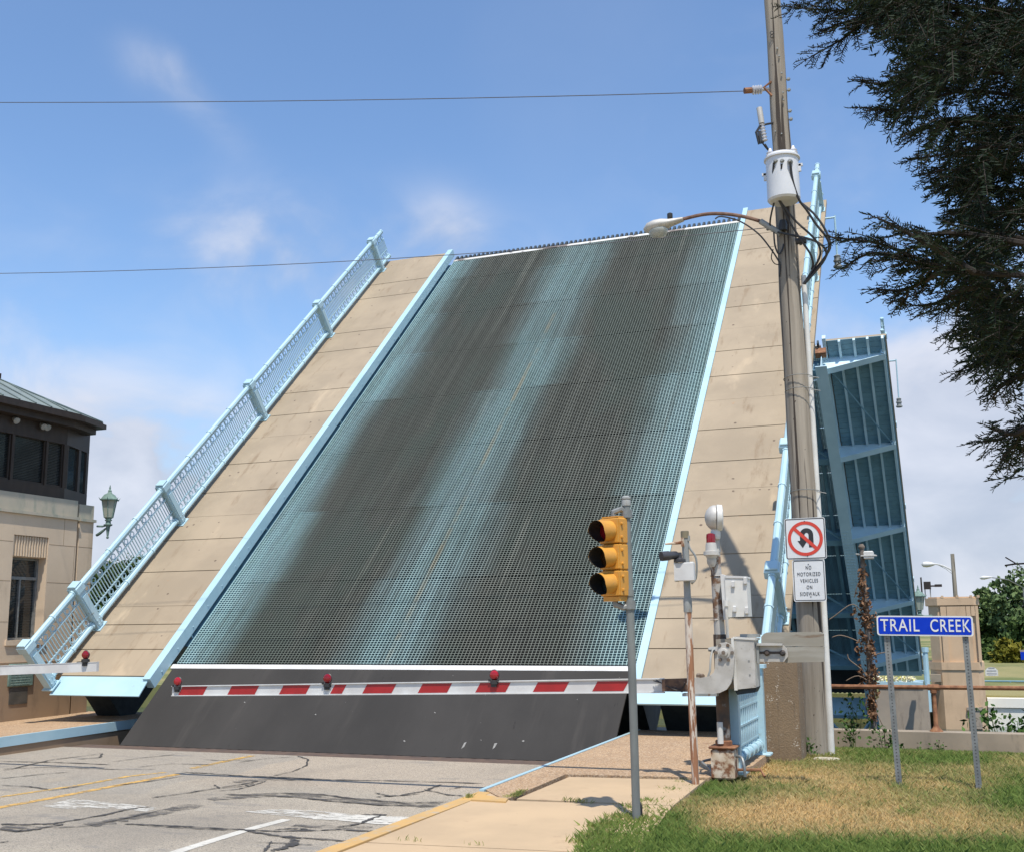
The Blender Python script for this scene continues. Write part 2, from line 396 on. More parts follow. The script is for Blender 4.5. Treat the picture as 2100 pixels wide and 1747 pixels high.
def mk_slab():
    mt, t, b = new_mat('stained_tan_concrete'); g = G(t)
    c = g.mix(g.mr(g.noise(.6, 6, .62), .32, .68), (.345, .275, .19), (.275, .22, .153))
    c = g.mix(g.mr(g.noise(1.7, 6, .65, (2.2, .5, .5)), .55, .72), c, (.23, .17, .108))
    c = g.mix(g.mr(g.noise(1.1, 4, .6, (1.2, .5, .5)), .62, .75), c, (.40, .315, .215))
    v = g.vor(3.2); dots = g.mr(v.outputs['Distance'], .075, .115, 1, 0)
    c = g.mix(g.math('MULTIPLY', dots, g.mr(g.noise(4, 2), .45, .55)), c, (.12, .085, .06))
    c = g.mix(g.mr(g.noise(3, 5, .7), .68, .76), c, (.36, .20, .10))
    g.l(c, b.inputs['Base Color']); b.inputs['Roughness'].default_value = .85
    g.bump(b, g.noise(38, 5), .25, .006); return mt
m_slab = mk_slab()
def mk_walk():
    mt, t, b = new_mat('smooth_walk_concrete'); g = G(t)
    c = g.mix(g.mr(g.noise(.9, 6, .6), .3, .7), (.49, .355, .215), (.41, .30, .185))
    c = g.mix(g.mr(g.noise(2.6, 6, .7), .6, .75), c, (.36, .25, .155))
    c = g.mix(g.mr(g.noise(34, 3, .5), .73, .78), c, (.2, .15, .11))
    g.l(c, b.inputs['Base Color']); b.inputs['Roughness'].default_value = .88
    g.bump(b, g.noise(120, 4), .2, .004); return mt
m_walk = mk_walk()
def mk_aggregate(name='exposed_aggregate', a=(.42, .265, .14), bb=(.33, .207, .11)):
    mt, t, b = new_mat(name); g = G(t)
    c = g.mix(g.mr(g.noise(1.2, 5), .3, .7), a, bb)
    v = g.vor(62); c = g.mix(g.mr(v.outputs['Color'], .25, .9, 0, .75), c, (.56, .44, .31))
    v2 = g.vor(46); c = g.mix(g.math('MULTIPLY', g.mr(v2.outputs['Distance'], .45, .75), .7), c, (.17, .11, .07))
    c = g.mix(g.mr(g.noise(2.5, 5, .7), .6, .74), c, (.25, .155, .09))
    g.l(c, b.inputs['Base Color']); b.inputs['Roughness'].default_value = .9
    g.bump(b, g.noise(90, 3), .6, .008); return mt
m_aggr = mk_aggregate()
m_blockaggr = mk_aggregate('weathered_pier_concrete', (.235, .17, .108), (.17, .122, .08))
def mk_block():
    mt, t, b = new_mat('pier_concrete_with_pebbles'); g = G(t)
    c = g.mix(g.mr(g.noise(2.2, 5, .6, (1, 1, .4)), .3, .7), (.235, .165, .10), (.175, .122, .075))
    c = g.mix(g.mr(g.noise(5, 5, .7, (3, 3, .3)), .58, .72), c, (.13, .095, .065))
    v = g.vor(42); w_ = g.math('MULTIPLY', g.mr(v.outputs['Distance'], .25, .4, 1, 0), g.mr(g.noise(5.5, 4, .6, (1.5, 1.5, .6)), .54, .64))
    c = g.mix(w_, c, (.56, .50, .42))
    g.l(c, b.inputs['Base Color']); b.inputs['Roughness'].default_value = .9; g.bump(b, g.noise(50, 4), .6, .012); return mt
m_block = mk_block()
def mk_road():
    mt, t, b = new_mat('worn_asphalt'); g = G(t)
    c = g.mix(g.mr(g.noise(.5, 5, .6), .3, .7), (.385, .328, .248), (.30, .26, .20))
    o = g.xyz()
    far = g.mr(g.math('ADD', o[1], g.math('MULTIPLY', g.noise(.4, 4), 1.6)), 13.3, 14.3)
    c = g.mix(g.math('MULTIPLY', far, .75), c, (.385, .305, .22))
    patch = g.math('MULTIPLY', g.mr(g.math('ADD', o[1], g.noise(.8, 3)), 12.1, 12.25), g.mr(g.math('ADD', o[0], g.noise(.8, 3)), -9.3, -9.2, 1, 0))
    c = g.mix(g.math('MULTIPLY', patch, .55), c, (.24, .225, .195))
    v = g.vor(110); c = g.mix(g.mr(v.outputs['Color'], .2, 1, 0, .55), c, (.56, .50, .41))
    v2 = g.vor(75); c = g.mix(g.math('MULTIPLY', g.mr(v2.outputs['Distance'], .45, .8), .75), c, (.15, .138, .12))
    c = g.mix(g.math('MULTIPLY', g.mr(g.noise(1.6, 6, .7, (.5, 1.6, 1)), .56, .72), .7), c, (.175, .168, .16))
    c = g.mix(g.math('MULTIPLY', g.mr(g.noise(.9, 4, .6), .62, .75), .5), c, (.40, .33, .24))
    c = g.mix(g.math('MULTIPLY', g.mr(g.noise(.28, 5, .65, (1, .6, 1)), .46, .66), .45), c, (.16, .142, .118))
    g.l(c, b.inputs['Base Color']); b.inputs['Roughness'].default_value = .88
    g.bump(b, g.noise(120, 4, .7), .8, .008); return mt
m_road = mk_road()
def mk_marking(name, col, wear_lo, wear_hi, sc=13):
    """paint worn through to the asphalt: see-through where it is gone"""
    mt, t, b = new_mat(name); g = G(t)
    g.l(g.mix(g.mr(g.noise(4, 4), .3, .7), col, tuple(x*.85 for x in col)), b.inputs['Base Color']); b.inputs['Roughness'].default_value = .7
    a = g.math('MULTIPLY', g.noise(sc, 7, .78, (.45, 1.7, 1)), 1.0)
    g.l(g.mr(a, wear_lo, wear_hi), b.inputs['Alpha']); return mt
m_white_line = mk_marking('white_road_paint', (.58, .555, .49), .32, .44)
m_white_worn = mk_marking('worn_white_road_paint', (.56, .535, .475), .46, .53)
m_yellow_line = mk_marking('yellow_road_paint', (.60, .36, .10), .40, .50)
m_yellow_worn = mk_marking('worn_yellow_road_paint', (.62, .38, .10), .45, .52)
m_tar = mk_marking('crack_sealer', (.062, .058, .054), .38, .50, 16)
m_tar_soft = mk_marking('smeared_crack_sealer', (.105, .098, .09), .42, .64, 9)
m_ycurb = M('yellow_curb_paint', (.53, .325, .115), (.46, .30, .13), .8, scale=3, spot=(.42, .33, .22), spot_scale=6, spot_lo=.55, spot_hi=.68, bump=.2)
def mk_stone(name, a, bb, stain, sc=1.0):
    mt, t, b = new_mat(name); g = G(t)
    c = g.mix(g.mr(g.noise(.8*sc, 6, .6), .3, .7), a, bb)
    c = g.mix(g.math('MULTIPLY', g.mr(g.noise(1.5*sc, 6, .65, (1.6, 1.6, .45)), .52, .72), .8), c, stain)
    c = g.mix(g.mr(g.noise(46, 3), .7, .76), c, tuple(x*.6 for x in a))
    g.l(c, b.inputs['Base Color']); b.inputs['Roughness'].default_value = .88
    g.bump(b, g.noise(60, 4), .2, .005); return mt
m_stone = mk_stone('limestone', (.62, .49, .35), (.55, .43, .305), (.44, .345, .24))
m_stone_green = mk_stone('limestone_copper_stained', (.44, .385, .30), (.34, .33, .26), (.22, .26, .21), 1.6)
m_plinth = mk_stone('limestone_plinth', (.31, .215, .135), (.26, .18, .115), (.20, .14, .09))
m_tower = mk_stone('far_tower_limestone', (.60, .425, .27), (.52, .365, .23), (.42, .295, .188))
m_rwall = mk_stone('old_river_wall', (.33, .27, .20), (.26, .215, .16), (.16, .135, .105), 1.8)
m_peel = mk_stone('peeling_wall', (.36, .295, .225), (.30, .25, .20), (.22, .18, .14), 1.5)
def mk_pole():
    mt, t, b = new_mat('grey_utility_pole_wood'); g = G(t)
    c = g.mix(g.mr(g.noise(7, 6, .65, (1, 1, .05)), .3, .7), (.33, .29, .235), (.20, .17, .132))
    cr = g.mr(g.noise(13, 4, .5, (1, 1, .02)), .575, .61); c = g.mix(cr, c, (.045, .034, .026))
    c = g.mix(g.mr(g.noise(20, 2, .5, (1, 1, .5)), .725, .75), c, (.055, .04, .03))
    g.l(c, b.inputs['Base Color']); b.inputs['Roughness'].default_value = .9
    g.bump(b, g.noise(24, 5, .7, (1, 1, .05)), .6, .02); return mt
m_pole = mk_pole()
def mk_ground():
    mt, t, b = new_mat('lawn_soil'); g = G(t)
    dry = g.mr(g.noise(.55, 4, .6), .42, .6)
    c = g.mix(dry, (.26, .25, .09), (.58, .41, .19))
    c = g.mix(g.mr(g.noise(7, 5, .7), .45, .7), c, (.32, .23, .115))
    c = g.mix(g.mr(g.xyz()[1], 40, 60), c, g.mix(g.mr(g.noise(.12, 5), .4, .6), (.12, .14, .04), (.25, .22, .09)))
    g.l(c, b.inputs['Base Color']); b.inputs['Roughness'].default_value = 1; g.bump(b, g.noise(30, 5), .8, .03); return mt
m_ground = mk_ground()
def mk_grass(name='grass_blades', base=((.11, .18, .036), (.24, .32, .08)), dry_a=(.56, .40, .18), dry_b=(.74, .55, .28)):
    mt, t, b = new_mat(name); g = G(t); o = g.xyz()
    at = g.n('ShaderNodeAttribute'); at.attribute_name = 'tint'; tn = at.outputs['Fac']
    green = g.mix(tn, base[0], base[1]); dryc = g.mix(tn, dry_a, dry_b)
    at2 = g.n('ShaderNodeAttribute'); at2.attribute_name = 'dry'
    c = g.mix(at2.outputs['Fac'], green, dryc)
    g.l(c, b.inputs['Base Color']); b.inputs['Roughness'].default_value = .75; b.inputs['Specular IOR Level'].default_value = .2; return mt
m_grass = mk_grass()
def mk_leaf(name, a, bb, tr=None):
    mt, t, b = new_mat(name); g = G(t)
    at = g.n('ShaderNodeAttribute'); at.attribute_name = 'tint'
    g.l(g.mix(at.outputs['Fac'], a, bb), b.inputs['Base Color']); b.inputs['Roughness'].default_value = .65; b.inputs['Specular IOR Level'].default_value = .12
    return mt
m_yew = mk_leaf('yew_needles', (.009, .018, .011), (.022, .037, .020))
m_tree1 = mk_leaf('tree_leaves', (.028, .055, .016), (.085, .13, .035))
m_tree2 = mk_leaf('olive_tree_leaves', (.07, .085, .012), (.20, .17, .02))
m_tree3 = mk_leaf('pale_tree_leaves', (.06, .10, .04), (.14, .19, .07))
m_weed = mk_leaf('weed_leaves', (.025, .06, .012), (.08, .15, .035))
m_vine = mk_leaf('dead_vine_leaves', (.11, .055, .03), (.26, .15, .085))
mw, t, b = new_mat('river_water'); g = G(t)
g.l(g.mix(g.noise(.3, 3), (.02, .045, .045), (.03, .06, .055)), b.inputs['Base Color']); b.inputs['Roughness'].default_value = .08; g.bump(b, g.noise(1.2, 5, .6), .3, .15)
m_water = mw
m_far = M('lightened_far_paint', (.54, .70, .77), (.47, .63, .70), .45, scale=1.2)  # bridge paint lightened to stand for light on the far underside
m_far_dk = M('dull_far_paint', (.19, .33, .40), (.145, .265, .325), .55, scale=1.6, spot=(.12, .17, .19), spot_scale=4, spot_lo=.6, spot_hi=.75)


# ================================================================== THE SETTING
XC_R = -4.87                                   # face of the right curb
RZ = -.20                                      # roadway
def zr(Y): return .055 + max(0, Y-8.2)*.0085    # the right-hand walk climbs slightly to the bridge
# one sheet of ground: lawn, machinery pit, river bed, far bank, out to the horizon
mb = MB()
XL, XR = -900, 1200
def q(x0, x1, y0, z0, y1, z1): mb.add([(x0, y0, z0), (x1, y0, z0), (x1, y1, z1), (x0, y1, z1)], [(0, 1, 2, 3)])
Yp, Yw = 16.62, 20.42
gz = lambda Y: lawn_z(Y)-.03
q(-3.4, XR, -60, .12, 9, gz(9)); q(-3.4, XR, 9, gz(9), Yp, gz(Yp)); q(-2.36, XR, Yp, gz(Yp), 17.2, gz(17.2))
q(XL, -3.4, -60, -.33, Yp, -.33)
q(-2.36, XR, 17.2, gz(17.2), Yw, gz(Yw)); q(XL, -17.0, Yp, -.33, Yw, -.33)
q(-17.0, -2.36, Yp, -4.4, Yw, -4.4)
q(-17.0, -2.36, Yp, -.33, Yp, -4.4)
mb.add([(-2.36, Yp, gz(Yp)), (-2.36, 17.2, gz(17.2)), (-2.36, Yw, gz(Yw)), (-2.36, Yw, -4.4), (-2.36, Yp, -4.4)], [(0, 1, 2, 3, 4)])
mb.add([(-17, Yp, -.33), (-17, Yw, -.33), (-17, Yw, -4.4), (-17, Yp, -4.4)], [(3, 2, 1, 0)])
q(XL, XR, Yw, -4.4, 58.0, -4.4)
q(XL, -17.0, Yw, -.33, Yw, -4.4); q(-2.36, XR, Yw, gz(Yw), Yw, -4.4)
q(XL, XR, 62.6, -4.4, 62.6, -1.85); q(XL, XR, 58, -4.4, 62.6, -4.4); q(XL, XR, 62.6, -1.85, 85, -1.2); q(XL, XR, 85, -1.2, 400, .5); q(XL, XR, 400, .5, 3000, 1.2)
tag(mb.build('ground', m_ground), kind='structure')
mb = MB(); mb.box(XL, XR, Yw+.01, 62.55, -4.3, -3.35); tag(mb.build('river_water', m_water), kind='structure')

# roadway with its joint, markings and sealed cracks
mb = MB(); mb.box(-15.6, XC_R+.02, -60, 16.1, RZ-.25, RZ); road = tag(mb.build('road', m_road), kind='structure')
BASE[road.name] = np.zeros(3)
mb = MB(); mb.box(-14.8, XC_R+.02, 16.104, 16.60, RZ-.25, RZ-.006); mb.build('expansion_joint', M('rusted_joint_steel', (.13, .085, .06), (.085, .06, .048), .75, scale=5), road)
rp = lambda x, y, dz=.004: atz(x, y, RZ)+np.array([0, 0, dz])
def ribbon(name, px, wid, mat, dz, jit=.25, seed=1, n=6):
    """a painted or poured strip along a line on the road, wid in metres"""
    r_ = random.Random(seed); P = [rp(*p, dz) for p in px]; Q = []
    for i in range(len(P)-1):
        for k in range(n): Q.append(P[i]+(P[i+1]-P[i])*(k/n))
    Q.append(P[-1]); vs = []; L_ = len(Q)
    for i in range(L_):
        t_ = Q[min(i+1, L_-1)]-Q[max(i-1, 0)]; t_ = t_/(np.linalg.norm(t_)+1e-9); nn_ = np.array([-t_[1], t_[0], 0])
        w0 = wid*(1+jit*r_.uniform(-1, 1))/2; off = nn_*(wid*jit*r_.uniform(-.5, .5))
        if jit > .3 and i in (0, L_-1): w0 *= .25
        vs += [Q[i]+nn_*w0+off, Q[i]-nn_*w0+off]
    b_ = MB(); b_.add(vs, [(2*i, 2*i+1, 2*i+3, 2*i+2) for i in range(L_-1)])
    return b_.build(name, mat, road)
def rquad(name, px, mat, dz=.004):
    b_ = MB(); b_.poly([rp(*p, dz) for p in px]); return b_.build(name, mat, road)
ribbon('centre_line', [(-120, 1678), (0, 1655), (100, 1637), (220, 1614), (365, 1587)], .13, m_yellow_line, .004, .05)
ribbon('centre_line', [(-120, 1653), (0, 1634), (100, 1619), (190, 1605), (265, 1591), (340, 1583)], .10, m_yellow_worn, .004, .1)
ribbon('centre_line', [(395, 1575), (450, 1563), (518, 1549)], .13, m_yellow_worn, .004, .1)
ribbon('lane_line', [(300, 1773), (361, 1747), (440, 1722), (515, 1699), (588, 1680)], .13, m_white_line, .004, .03)
rquad('stop_bar', [(82, 1653), (150, 1637), (330, 1656), (300, 1664), (180, 1655), (150, 1659)], m_white_worn)
rquad('stop_bar', dz=.0048, mat=m_white_worn, px=[(560, 1659), (640, 1662), (780, 1674), (740, 1686), (600, 1675), (500, 1664)])
rquad('stop_bar', [(650, 1672), (760, 1672), (895, 1678), (850, 1692), (770, 1690), (690, 1682), (640, 1680)], mk_marking('part_worn_white_road_paint', (.58, .555, .49), .40, .48), .0056)
T = m_tar
cr = [([(0, 1561), (110, 1563), (228, 1568)], .07), ([(0, 1577), (90, 1573), (250, 1578), (320, 1577)], .05), ([(10, 1580), (100, 1559), (210, 1545), (205, 1553), (160, 1557)], .06),
      ([(0, 1610), (60, 1613), (100, 1619)], .05), ([(100, 1622), (170, 1611)], .05), ([(0, 1597), (80, 1588), (140, 1583)], .05), ([(230, 1562), (300, 1553), (360, 1547)], .05), ([(280, 1573), (350, 1566), (440, 1568)], .05),
      ([(370, 1583), (430, 1586), (500, 1591), (580, 1594), (680, 1599), (800, 1601), (990, 1606)], .09), ([(415, 1557), (460, 1560), (520, 1558)], .05),
      ([(228, 1612), (300, 1603), (380, 1591)], .045),
      ([(310, 1636), (380, 1627), (445, 1616), (500, 1608), (530, 1601)], .06), ([(440, 1609), (450, 1617), (500, 1612), (520, 1606)], .05), ([(450, 1622), (490, 1618), (520, 1610), (545, 1602)], .05),
      ([(460, 1629), (540, 1631), (620, 1636), (680, 1643), (780, 1651), (900, 1653)], .07), ([(570, 1626), (660, 1629), (740, 1640), (830, 1647), (920, 1644)], .06), ([(640, 1640), (720, 1637), (800, 1643)], .05),
      ([(0, 1690), (60, 1691), (110, 1689), (160, 1681), (220, 1670), (260, 1660), (310, 1654)], .09), ([(0, 1700), (40, 1705), (80, 1700), (130, 1690)], .12), ([(110, 1698), (180, 1694), (240, 1682), (330, 1662)], .06),
      ([(255, 1690), (320, 1692), (400, 1696), (490, 1701), (570, 1705), (700, 1701), (820, 1707)], .08), ([(300, 1694), (400, 1699), (480, 1703)], .04), ([(490, 1700), (540, 1710), (590, 1717), (680, 1723), (760, 1728)], .07),
      ([(590, 1715), (605, 1722), (600, 1733), (575, 1742), (555, 1745)], .13), ([(555, 1725), (548, 1738), (540, 1747)], .05), ([(0, 1728), (20, 1725)], .06),
      ([(525, 1727), (590, 1730), (640, 1733)], .04), ([(690, 1697), (740, 1689), (765, 1678), (790, 1671), (740, 1671)], .07), ([(770, 1634), (820, 1631), (870, 1622), (905, 1608)], .08), ([(870, 1619), (920, 1630), (950, 1632)], .06),
      ([(920, 1619), (950, 1613)], .05), ([(770, 1626), (800, 1633), (860, 1628)], .09), ([(560, 1702), (600, 1699), (640, 1701)], .06), ([(610, 1550), (632, 1557), (628, 1570), (600, 1582), (560, 1591)], .045), ([(490, 1563), (540, 1556), (600, 1552)], .04)]
for i, (px, wd) in enumerate(cr): ribbon('crack_sealer', px, wd*.62, T, .0075+.0009*(i % 4), .6, i)
for i, (px, wd) in enumerate([([(180, 1692), (240, 1683), (320, 1668), (400, 1650)], .28), ([(430, 1640), (520, 1630), (620, 1632), (760, 1645), (900, 1650)], .30), ([(0, 1697), (90, 1697)], .22), ([(480, 1604), (560, 1597), (640, 1599)], .22), ([(600, 1693), (760, 1698)], .15)]):
    ribbon('crack_sealer', px, wd, m_tar_soft, .0064, .3, 50+i)

# right-hand walk: sheet of smooth slabs, strip of exposed aggregate beyond it
def wz(x, y):  # a point of the walk's surface
    return onp(x, y, (0, 8.2, .055), (0, -.0085, 1))
def slab(name, px, mat, th=.3, dz=0.0, parent=None):
    b_ = MB(); b_.prism([wz(*p)+np.array([0, 0, dz]) for p in px][::-1], (0, 0, -th)); return b_.build(name, mat, parent)
b_ = MB()
edge = lambda Y, k=0: np.array([XC_R+k, Y, zr(Y)])
wkA = [edge(3.0, .12), edge(11.65, .12)] + [wz(1040, 1640), wz(1165, 1592)]
far1 = wz(1420, 1597); near_r = wz(1180, 1760)
joints_px = [((755, 1722), (1215, 1741)), ((1075, 1641), (1360, 1650))]
def strip(px): b_.prism([p for p in px][::-1], (0, 0, -.28))
# three slabs of the concrete walk with open joints
a0, a1 = wz(742, 1726), wz(1300, 1752); c0, c1 = wz(1010, 1636), wz(1380, 1651)
e0 = np.array([XC_R+.17, a0[1], zr(a0[1])])
strip([np.array([XC_R+.17, 2.0, zr(2)]), e0-np.array([0, .012, 0]), a1-np.array([0, .012, 0]), np.array([-2.4, 2.0, .06])])
e1 = np.array([XC_R+.17, 11.5, zr(11.5)])
strip([e0+np.array([0, .012, 0]), e1, wz(1044, 1640)+np.array([.02, -.02, 0]), c1-np.array([0, .012, 0]), a1+np.array([0, .012, 0])])
strip([wz(1052, 1638)+np.array([.03, .03, 0]), wz(1168, 1592), wz(1445, 1599), c1+np.array([0, .012, 0])])
tag(b_.build('concrete_walk', m_walk), kind='structure')
b_ = MB()
pa = [np.array([XC_R+.06, 11.56, zr(11.56)]), wz(1036, 1642), wz(1160, 1589), wz(1452, 1596), np.array([-2.36, 14.3, zr(14.3)]), np.array([-2.36, 18.2, zr(18.2)]), np.array([XC_R+.06, 18.2, zr(18.2)])]
b_.prism([p+np.array([0, 0, .012]) for p in pa][::-1], (0, 0, -.32)); tag(b_.build('aggregate_walk', m_aggr), kind='structure')
b_ = MB(); b_.prism([edge(2.0), edge(11.5), edge(11.5, .165), edge(2.0, .165)][::-1], (0, 0, -.3)); tag(b_.build('yellow_curb', m_ycurb), kind='structure')
b_ = MB(); P = [wz(966, 1642), wz(1037, 1646), wz(1042, 1640), wz(985, 1631)]; b_.prism([p+np.array([0, 0, .017]) for p in P][::-1], (0, 0, -.03)); tag(b_.build('yellow_curb_end', m_ycurb), kind='structure')
b_ = MB(); b_.prism([edge(11.52)+np.array([0, 0, .02]), edge(18.2)+np.array([0, 0, .02]), edge(18.2, .055)+np.array([0, 0, .02]), edge(11.52, .055)+np.array([0, 0, .02])][::-1], (0, 0, -.33)); tag(b_.build('steel_curb_edge', m_paint), kind='structure')

# left-hand walk with its painted steel curb
XC_L = -14.85
zl = lambda Y: .086 + (Y-14.6)*.0098
b_ = MB(); b_.prism([(XC_L-.06, 4, zl(4)), (XC_L-.06, 19.6, zl(19.6)), (-17.55, 19.6, zl(19.6)-.02), (-17.55, 4, zl(4)-.02)], (0, 0, -.4)); tag(b_.build('left_walk', m_aggr), kind='structure')
b_ = MB(); P = [(XC_L, 4), (XC_L, 19.0)]
b_.prism([(XC_L-.055, 4, zl(4)+.012), (XC_L-.055, 19, zl(19)+.012), (XC_L, 19, zl(19)+.012), (XC_L, 4, zl(4)+.012)][::-1], (0, 0, -.165)); tag(b_.build('left_steel_curb', m_paint), kind='structure')
b_ = MB(); b_.box(-15.2, XC_L-.02, 4, 19, -.6, -.06); tag(b_.build('left_curb_base', m_plinth), kind='structure')

# ================================================================== THE TWO BASCULE LEAVES
UL, UR = -14.06, -4.80                      # clear width of the roadway across the bridge
JOINTS = [1.46, 2.18, 2.89, 3.44, 4.55, 5.64, 6.50, 7.45, 8.62, 9.77, 10.8, 11.93, 13.01, 14.14, 15.24, 16.29, 17.47, 18.45, 19.47, 20.25]
POSTS = [1.17, 2.84, 6.30, 10.70, 15.15, 19.50]
NB0 = np.array([0, 16.612, RZ])
NT = lambda p: NB0 + np.array([p[0], p[1]*cos(TH)-p[2]*sin(TH), p[1]*sin(TH)+p[2]*cos(TH)])

def railing_mesh(T, u, a0, a1, out):
    """pipe rails, thin rails, circles and balusters between the posts; out = +1 when the deck lies towards +X"""
    fr = MB(T); bal = MB(T)
    H0, H1 = .40, 1.27
    posts = [p for p in POSTS if a0-.01 <= p <= a1]
    spans = list(zip(posts[:-1], posts[1:])) + [(posts[-1], a1)]
    for p0, p1 in spans:
        s0, s1 = p0+.10, p1-.10 if p1 in POSTS else p1
        for h, r in ((H0, .058), (H1, .062)):
            fr.tube([(u, s0, h), (u, s1, h)], r, 8)
            k = max(2, int((s1-s0)/.85))
            for i in range(k+1):
                a = s0+.04+(s1-s0-.08)*i/k; fr.tube([(u, a-.022, h), (u, a+.022, h)], r+.014, 8)
        for h in (H0+.25, H1-.26): fr.box(u-.012, u+.012, s0, s1, h-.013, h+.013)
        for h in (H0+.075, H1-.085): fr.box(u-.010, u+.010, s0, s1, h-.010, h+.010)
        n = max(1, round((s1-s0)/.245)); st = (s1-s0)/n
        for i in range(n):
            a = s0+st*(i+.5)
            for hc in (H0+.165, H1-.172):
                bal.ring((u, a, hc), (1, 0, 0), .064, .0095, 10, 4)
                for sg in (-1, 1):
                    bal.tube([(u, a-.06, hc), (u, a, hc+sg*.062)], .005, 4, False, False); bal.tube([(u, a+.06, hc), (u, a, hc+sg*.062)], .005, 4, False, False)
            for k in range(3):
                aa = s0+st*(i+(k+.5)/3); bal.box(u-.009, u+.009, aa-.0085, aa+.0085, H0+.24 if k != 0 else H0+.06, H1-.25 if k != 0 else H1-.06)
    return fr, bal

def rail_post(T, u, a):
    b_ = MB(T)
    b_.box(u-.085, u+.085, a-.095, a+.095, .26, 1.24)
    b_.box(u-.07, u+.105, a-.06, a+.06, .30, 1.10)
    b_.box(u-.12, u+.12, a-.125, a+.125, 1.20, 1.37, .02); b_.box(u-.10, u+.10, a-.105, a+.105, 1.372, 1.41, .012)
    b_.box(u-.13, u+.13, a-.14, a+.14, .252, .275)
    for sa in (-.04, .04):
        for h in (.36, .46): b_.lathe((u+.105, a+sa, h), (1, 0, 0), [(.014, 0), (.012, .014)], 6)
    return b_

def leaf(name, T, base, label, far=False):
    root = thing(name, base, label, 'drawbridge', 'two leaves of the drawbridge')
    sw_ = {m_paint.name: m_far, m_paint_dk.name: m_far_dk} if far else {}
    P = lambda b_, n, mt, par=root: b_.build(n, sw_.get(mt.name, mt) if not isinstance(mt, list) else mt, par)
    # dark steel apron with a toothed lower edge
    b_ = MB(T); b_.box(UL, UR-.08, 0, 1.905, -.03, 0)
    n = 42; st = (UR-.08-UL)/n
    for i in range(n): b_.box(UL+i*st, UL+(i+.55)*st, -.055, -.002, -.028, -.002)
    ap = P(b_, 'apron_plate', m_apron)
    if not far:
        m_mark = M('chalky_mark', (.26, .255, .24), (.2, .195, .18), .8)
        for q in ([(946, 1535), (952, 1523), (957, 1521), (952, 1531)], [(1010, 1536), (1014, 1524), (1020, 1523), (1015, 1532)], [(827, 1519), (829, 1517), (832, 1519), (830, 1521)], [(1070, 1519), (1074, 1517), (1076, 1519), (1073, 1521)], [(645, 1465), (648, 1463), (649, 1466)], [(890, 1461), (892, 1459), (894, 1462)], [(985, 1517), (987, 1516), (988, 1518)], [(500, 1440), (502, 1438), (504, 1441)]):
            nl_ = np.array([0, -sin(TH), cos(TH)]); mk = MB(); mk.prism([onp(x, y, NB0, nl_)+nl_*.002 for x, y in q], nl_*.003); mk.build('paint_mark', m_mark, ap)
    b_ = MB(T); b_.box(UL-.06, UR, 1.908, 2.02, -.03, .006)
    P(b_, 'edge_strip', m_white)
    # open steel grating
    b_ = MB(T)
    pu, pa = .0695, .0615
    A0, A1, dep, th_ = 2.05, 20.03, .078, .0115
    u = UL+.02
    while u < UR+.03:
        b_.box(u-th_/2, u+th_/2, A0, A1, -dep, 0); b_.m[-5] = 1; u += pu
    a = A0+.03; k = 0
    while a < A1:
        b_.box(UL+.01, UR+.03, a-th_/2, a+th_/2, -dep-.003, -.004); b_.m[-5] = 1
        k += 1
        a += pa if k % 38 else pa*1.4
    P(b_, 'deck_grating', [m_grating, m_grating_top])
    # tip: white plate and comb of fingers
    b_ = MB(T); b_.box(UL, UR, 20.035, 20.16, -.05, .012); P(b_, 'tip_plate', M('chipped_white_plate', (.66, .66, .63), (.55, .53, .48), .5, scale=1.5, spot=(.16, .13, .11), spot_scale=1.6, spot_lo=.52, spot_hi=.6))
    b_ = MB(T); n = 62; st = (UR-UL)/n
    for i in range(n): b_.box(UL+i*st+.02, UL+i*st+.095, 20.165, 20.37, -.20, .035, .015)
    P(b_, 'finger_joint', m_dark)
    # curbs, sidewalks, toe plates, railings
    for sd, (c0, c1), (w0, w1), ru in ((-1, (-14.29, -14.12), (-16.58, -14.295), -16.36), (1, (-4.735, -4.60), (-4.595, -2.36), -2.50)):
        b_ = MB(T)
        for s0, s1 in ((1.36, 5.57), (5.575, 11.9), (11.905, 20.42)): b_.box(c0, c1, s0, s1, .04, .275)
        a = 1.7
        while a < 20.3:
            b_.lathe((c1 if sd < 0 else c0, a, .13), (-sd, 0, 0), [(.018, 0), (.015, .012)], 6); a += .62
        P(b_, 'curb', m_paint)
        sw = root
        b_ = MB(T)
        for i in range(len(JOINTS)-1):
            b_.box(w0, w1, JOINTS[i]+.009, JOINTS[i+1]-.009, .13, .25+.004*((i*7) % 3-1))
        o = P(b_, 'sidewalk', m_slab)
        b_ = MB(T); b_.box(w0+.05, w1-.05, JOINTS[0], JOINTS[-1]-.02, .06, .129); b_.build('slab_bed', m_dark if not far else m_far_dk, o)
        tilt = MB(T)
        tilt.add([(w0+.25, 1.45, .235), (w1+.10 if sd < 0 else w1-.05, 1.45, .235), (w1+.12 if sd < 0 else w1-.02, .985, .205), (w0+.28, .985, .205),
                  (w0+.25, 1.45, .215), (w1+.10 if sd < 0 else w1-.05, 1.45, .215), (w1+.12 if sd < 0 else w1-.02, .985, .185), (w0+.28, .985, .185)], [(3, 2, 1, 0), (4, 5, 6, 7), (0, 1, 5, 4), (1, 2, 6, 5), (2, 3, 7, 6), (3, 0, 4, 7)])
        if sd > 0:
            tilt = MB(T); tilt.box(w0-.06, w1-.1, .985, 1.45, .205, .235)
        P(tilt, 'toe_plate', m_paint)
        fr, bal = railing_mesh(T, ru, 1.17, 20.35, sd)
        rail = fr.build('railing', m_paint, root)
        bal.build('balusters', m_paint, rail)
        for a in POSTS: rail_post(T, ru, a).build('railing_post', m_paint, rail)
    # steelwork beneath
    gd = 1.15
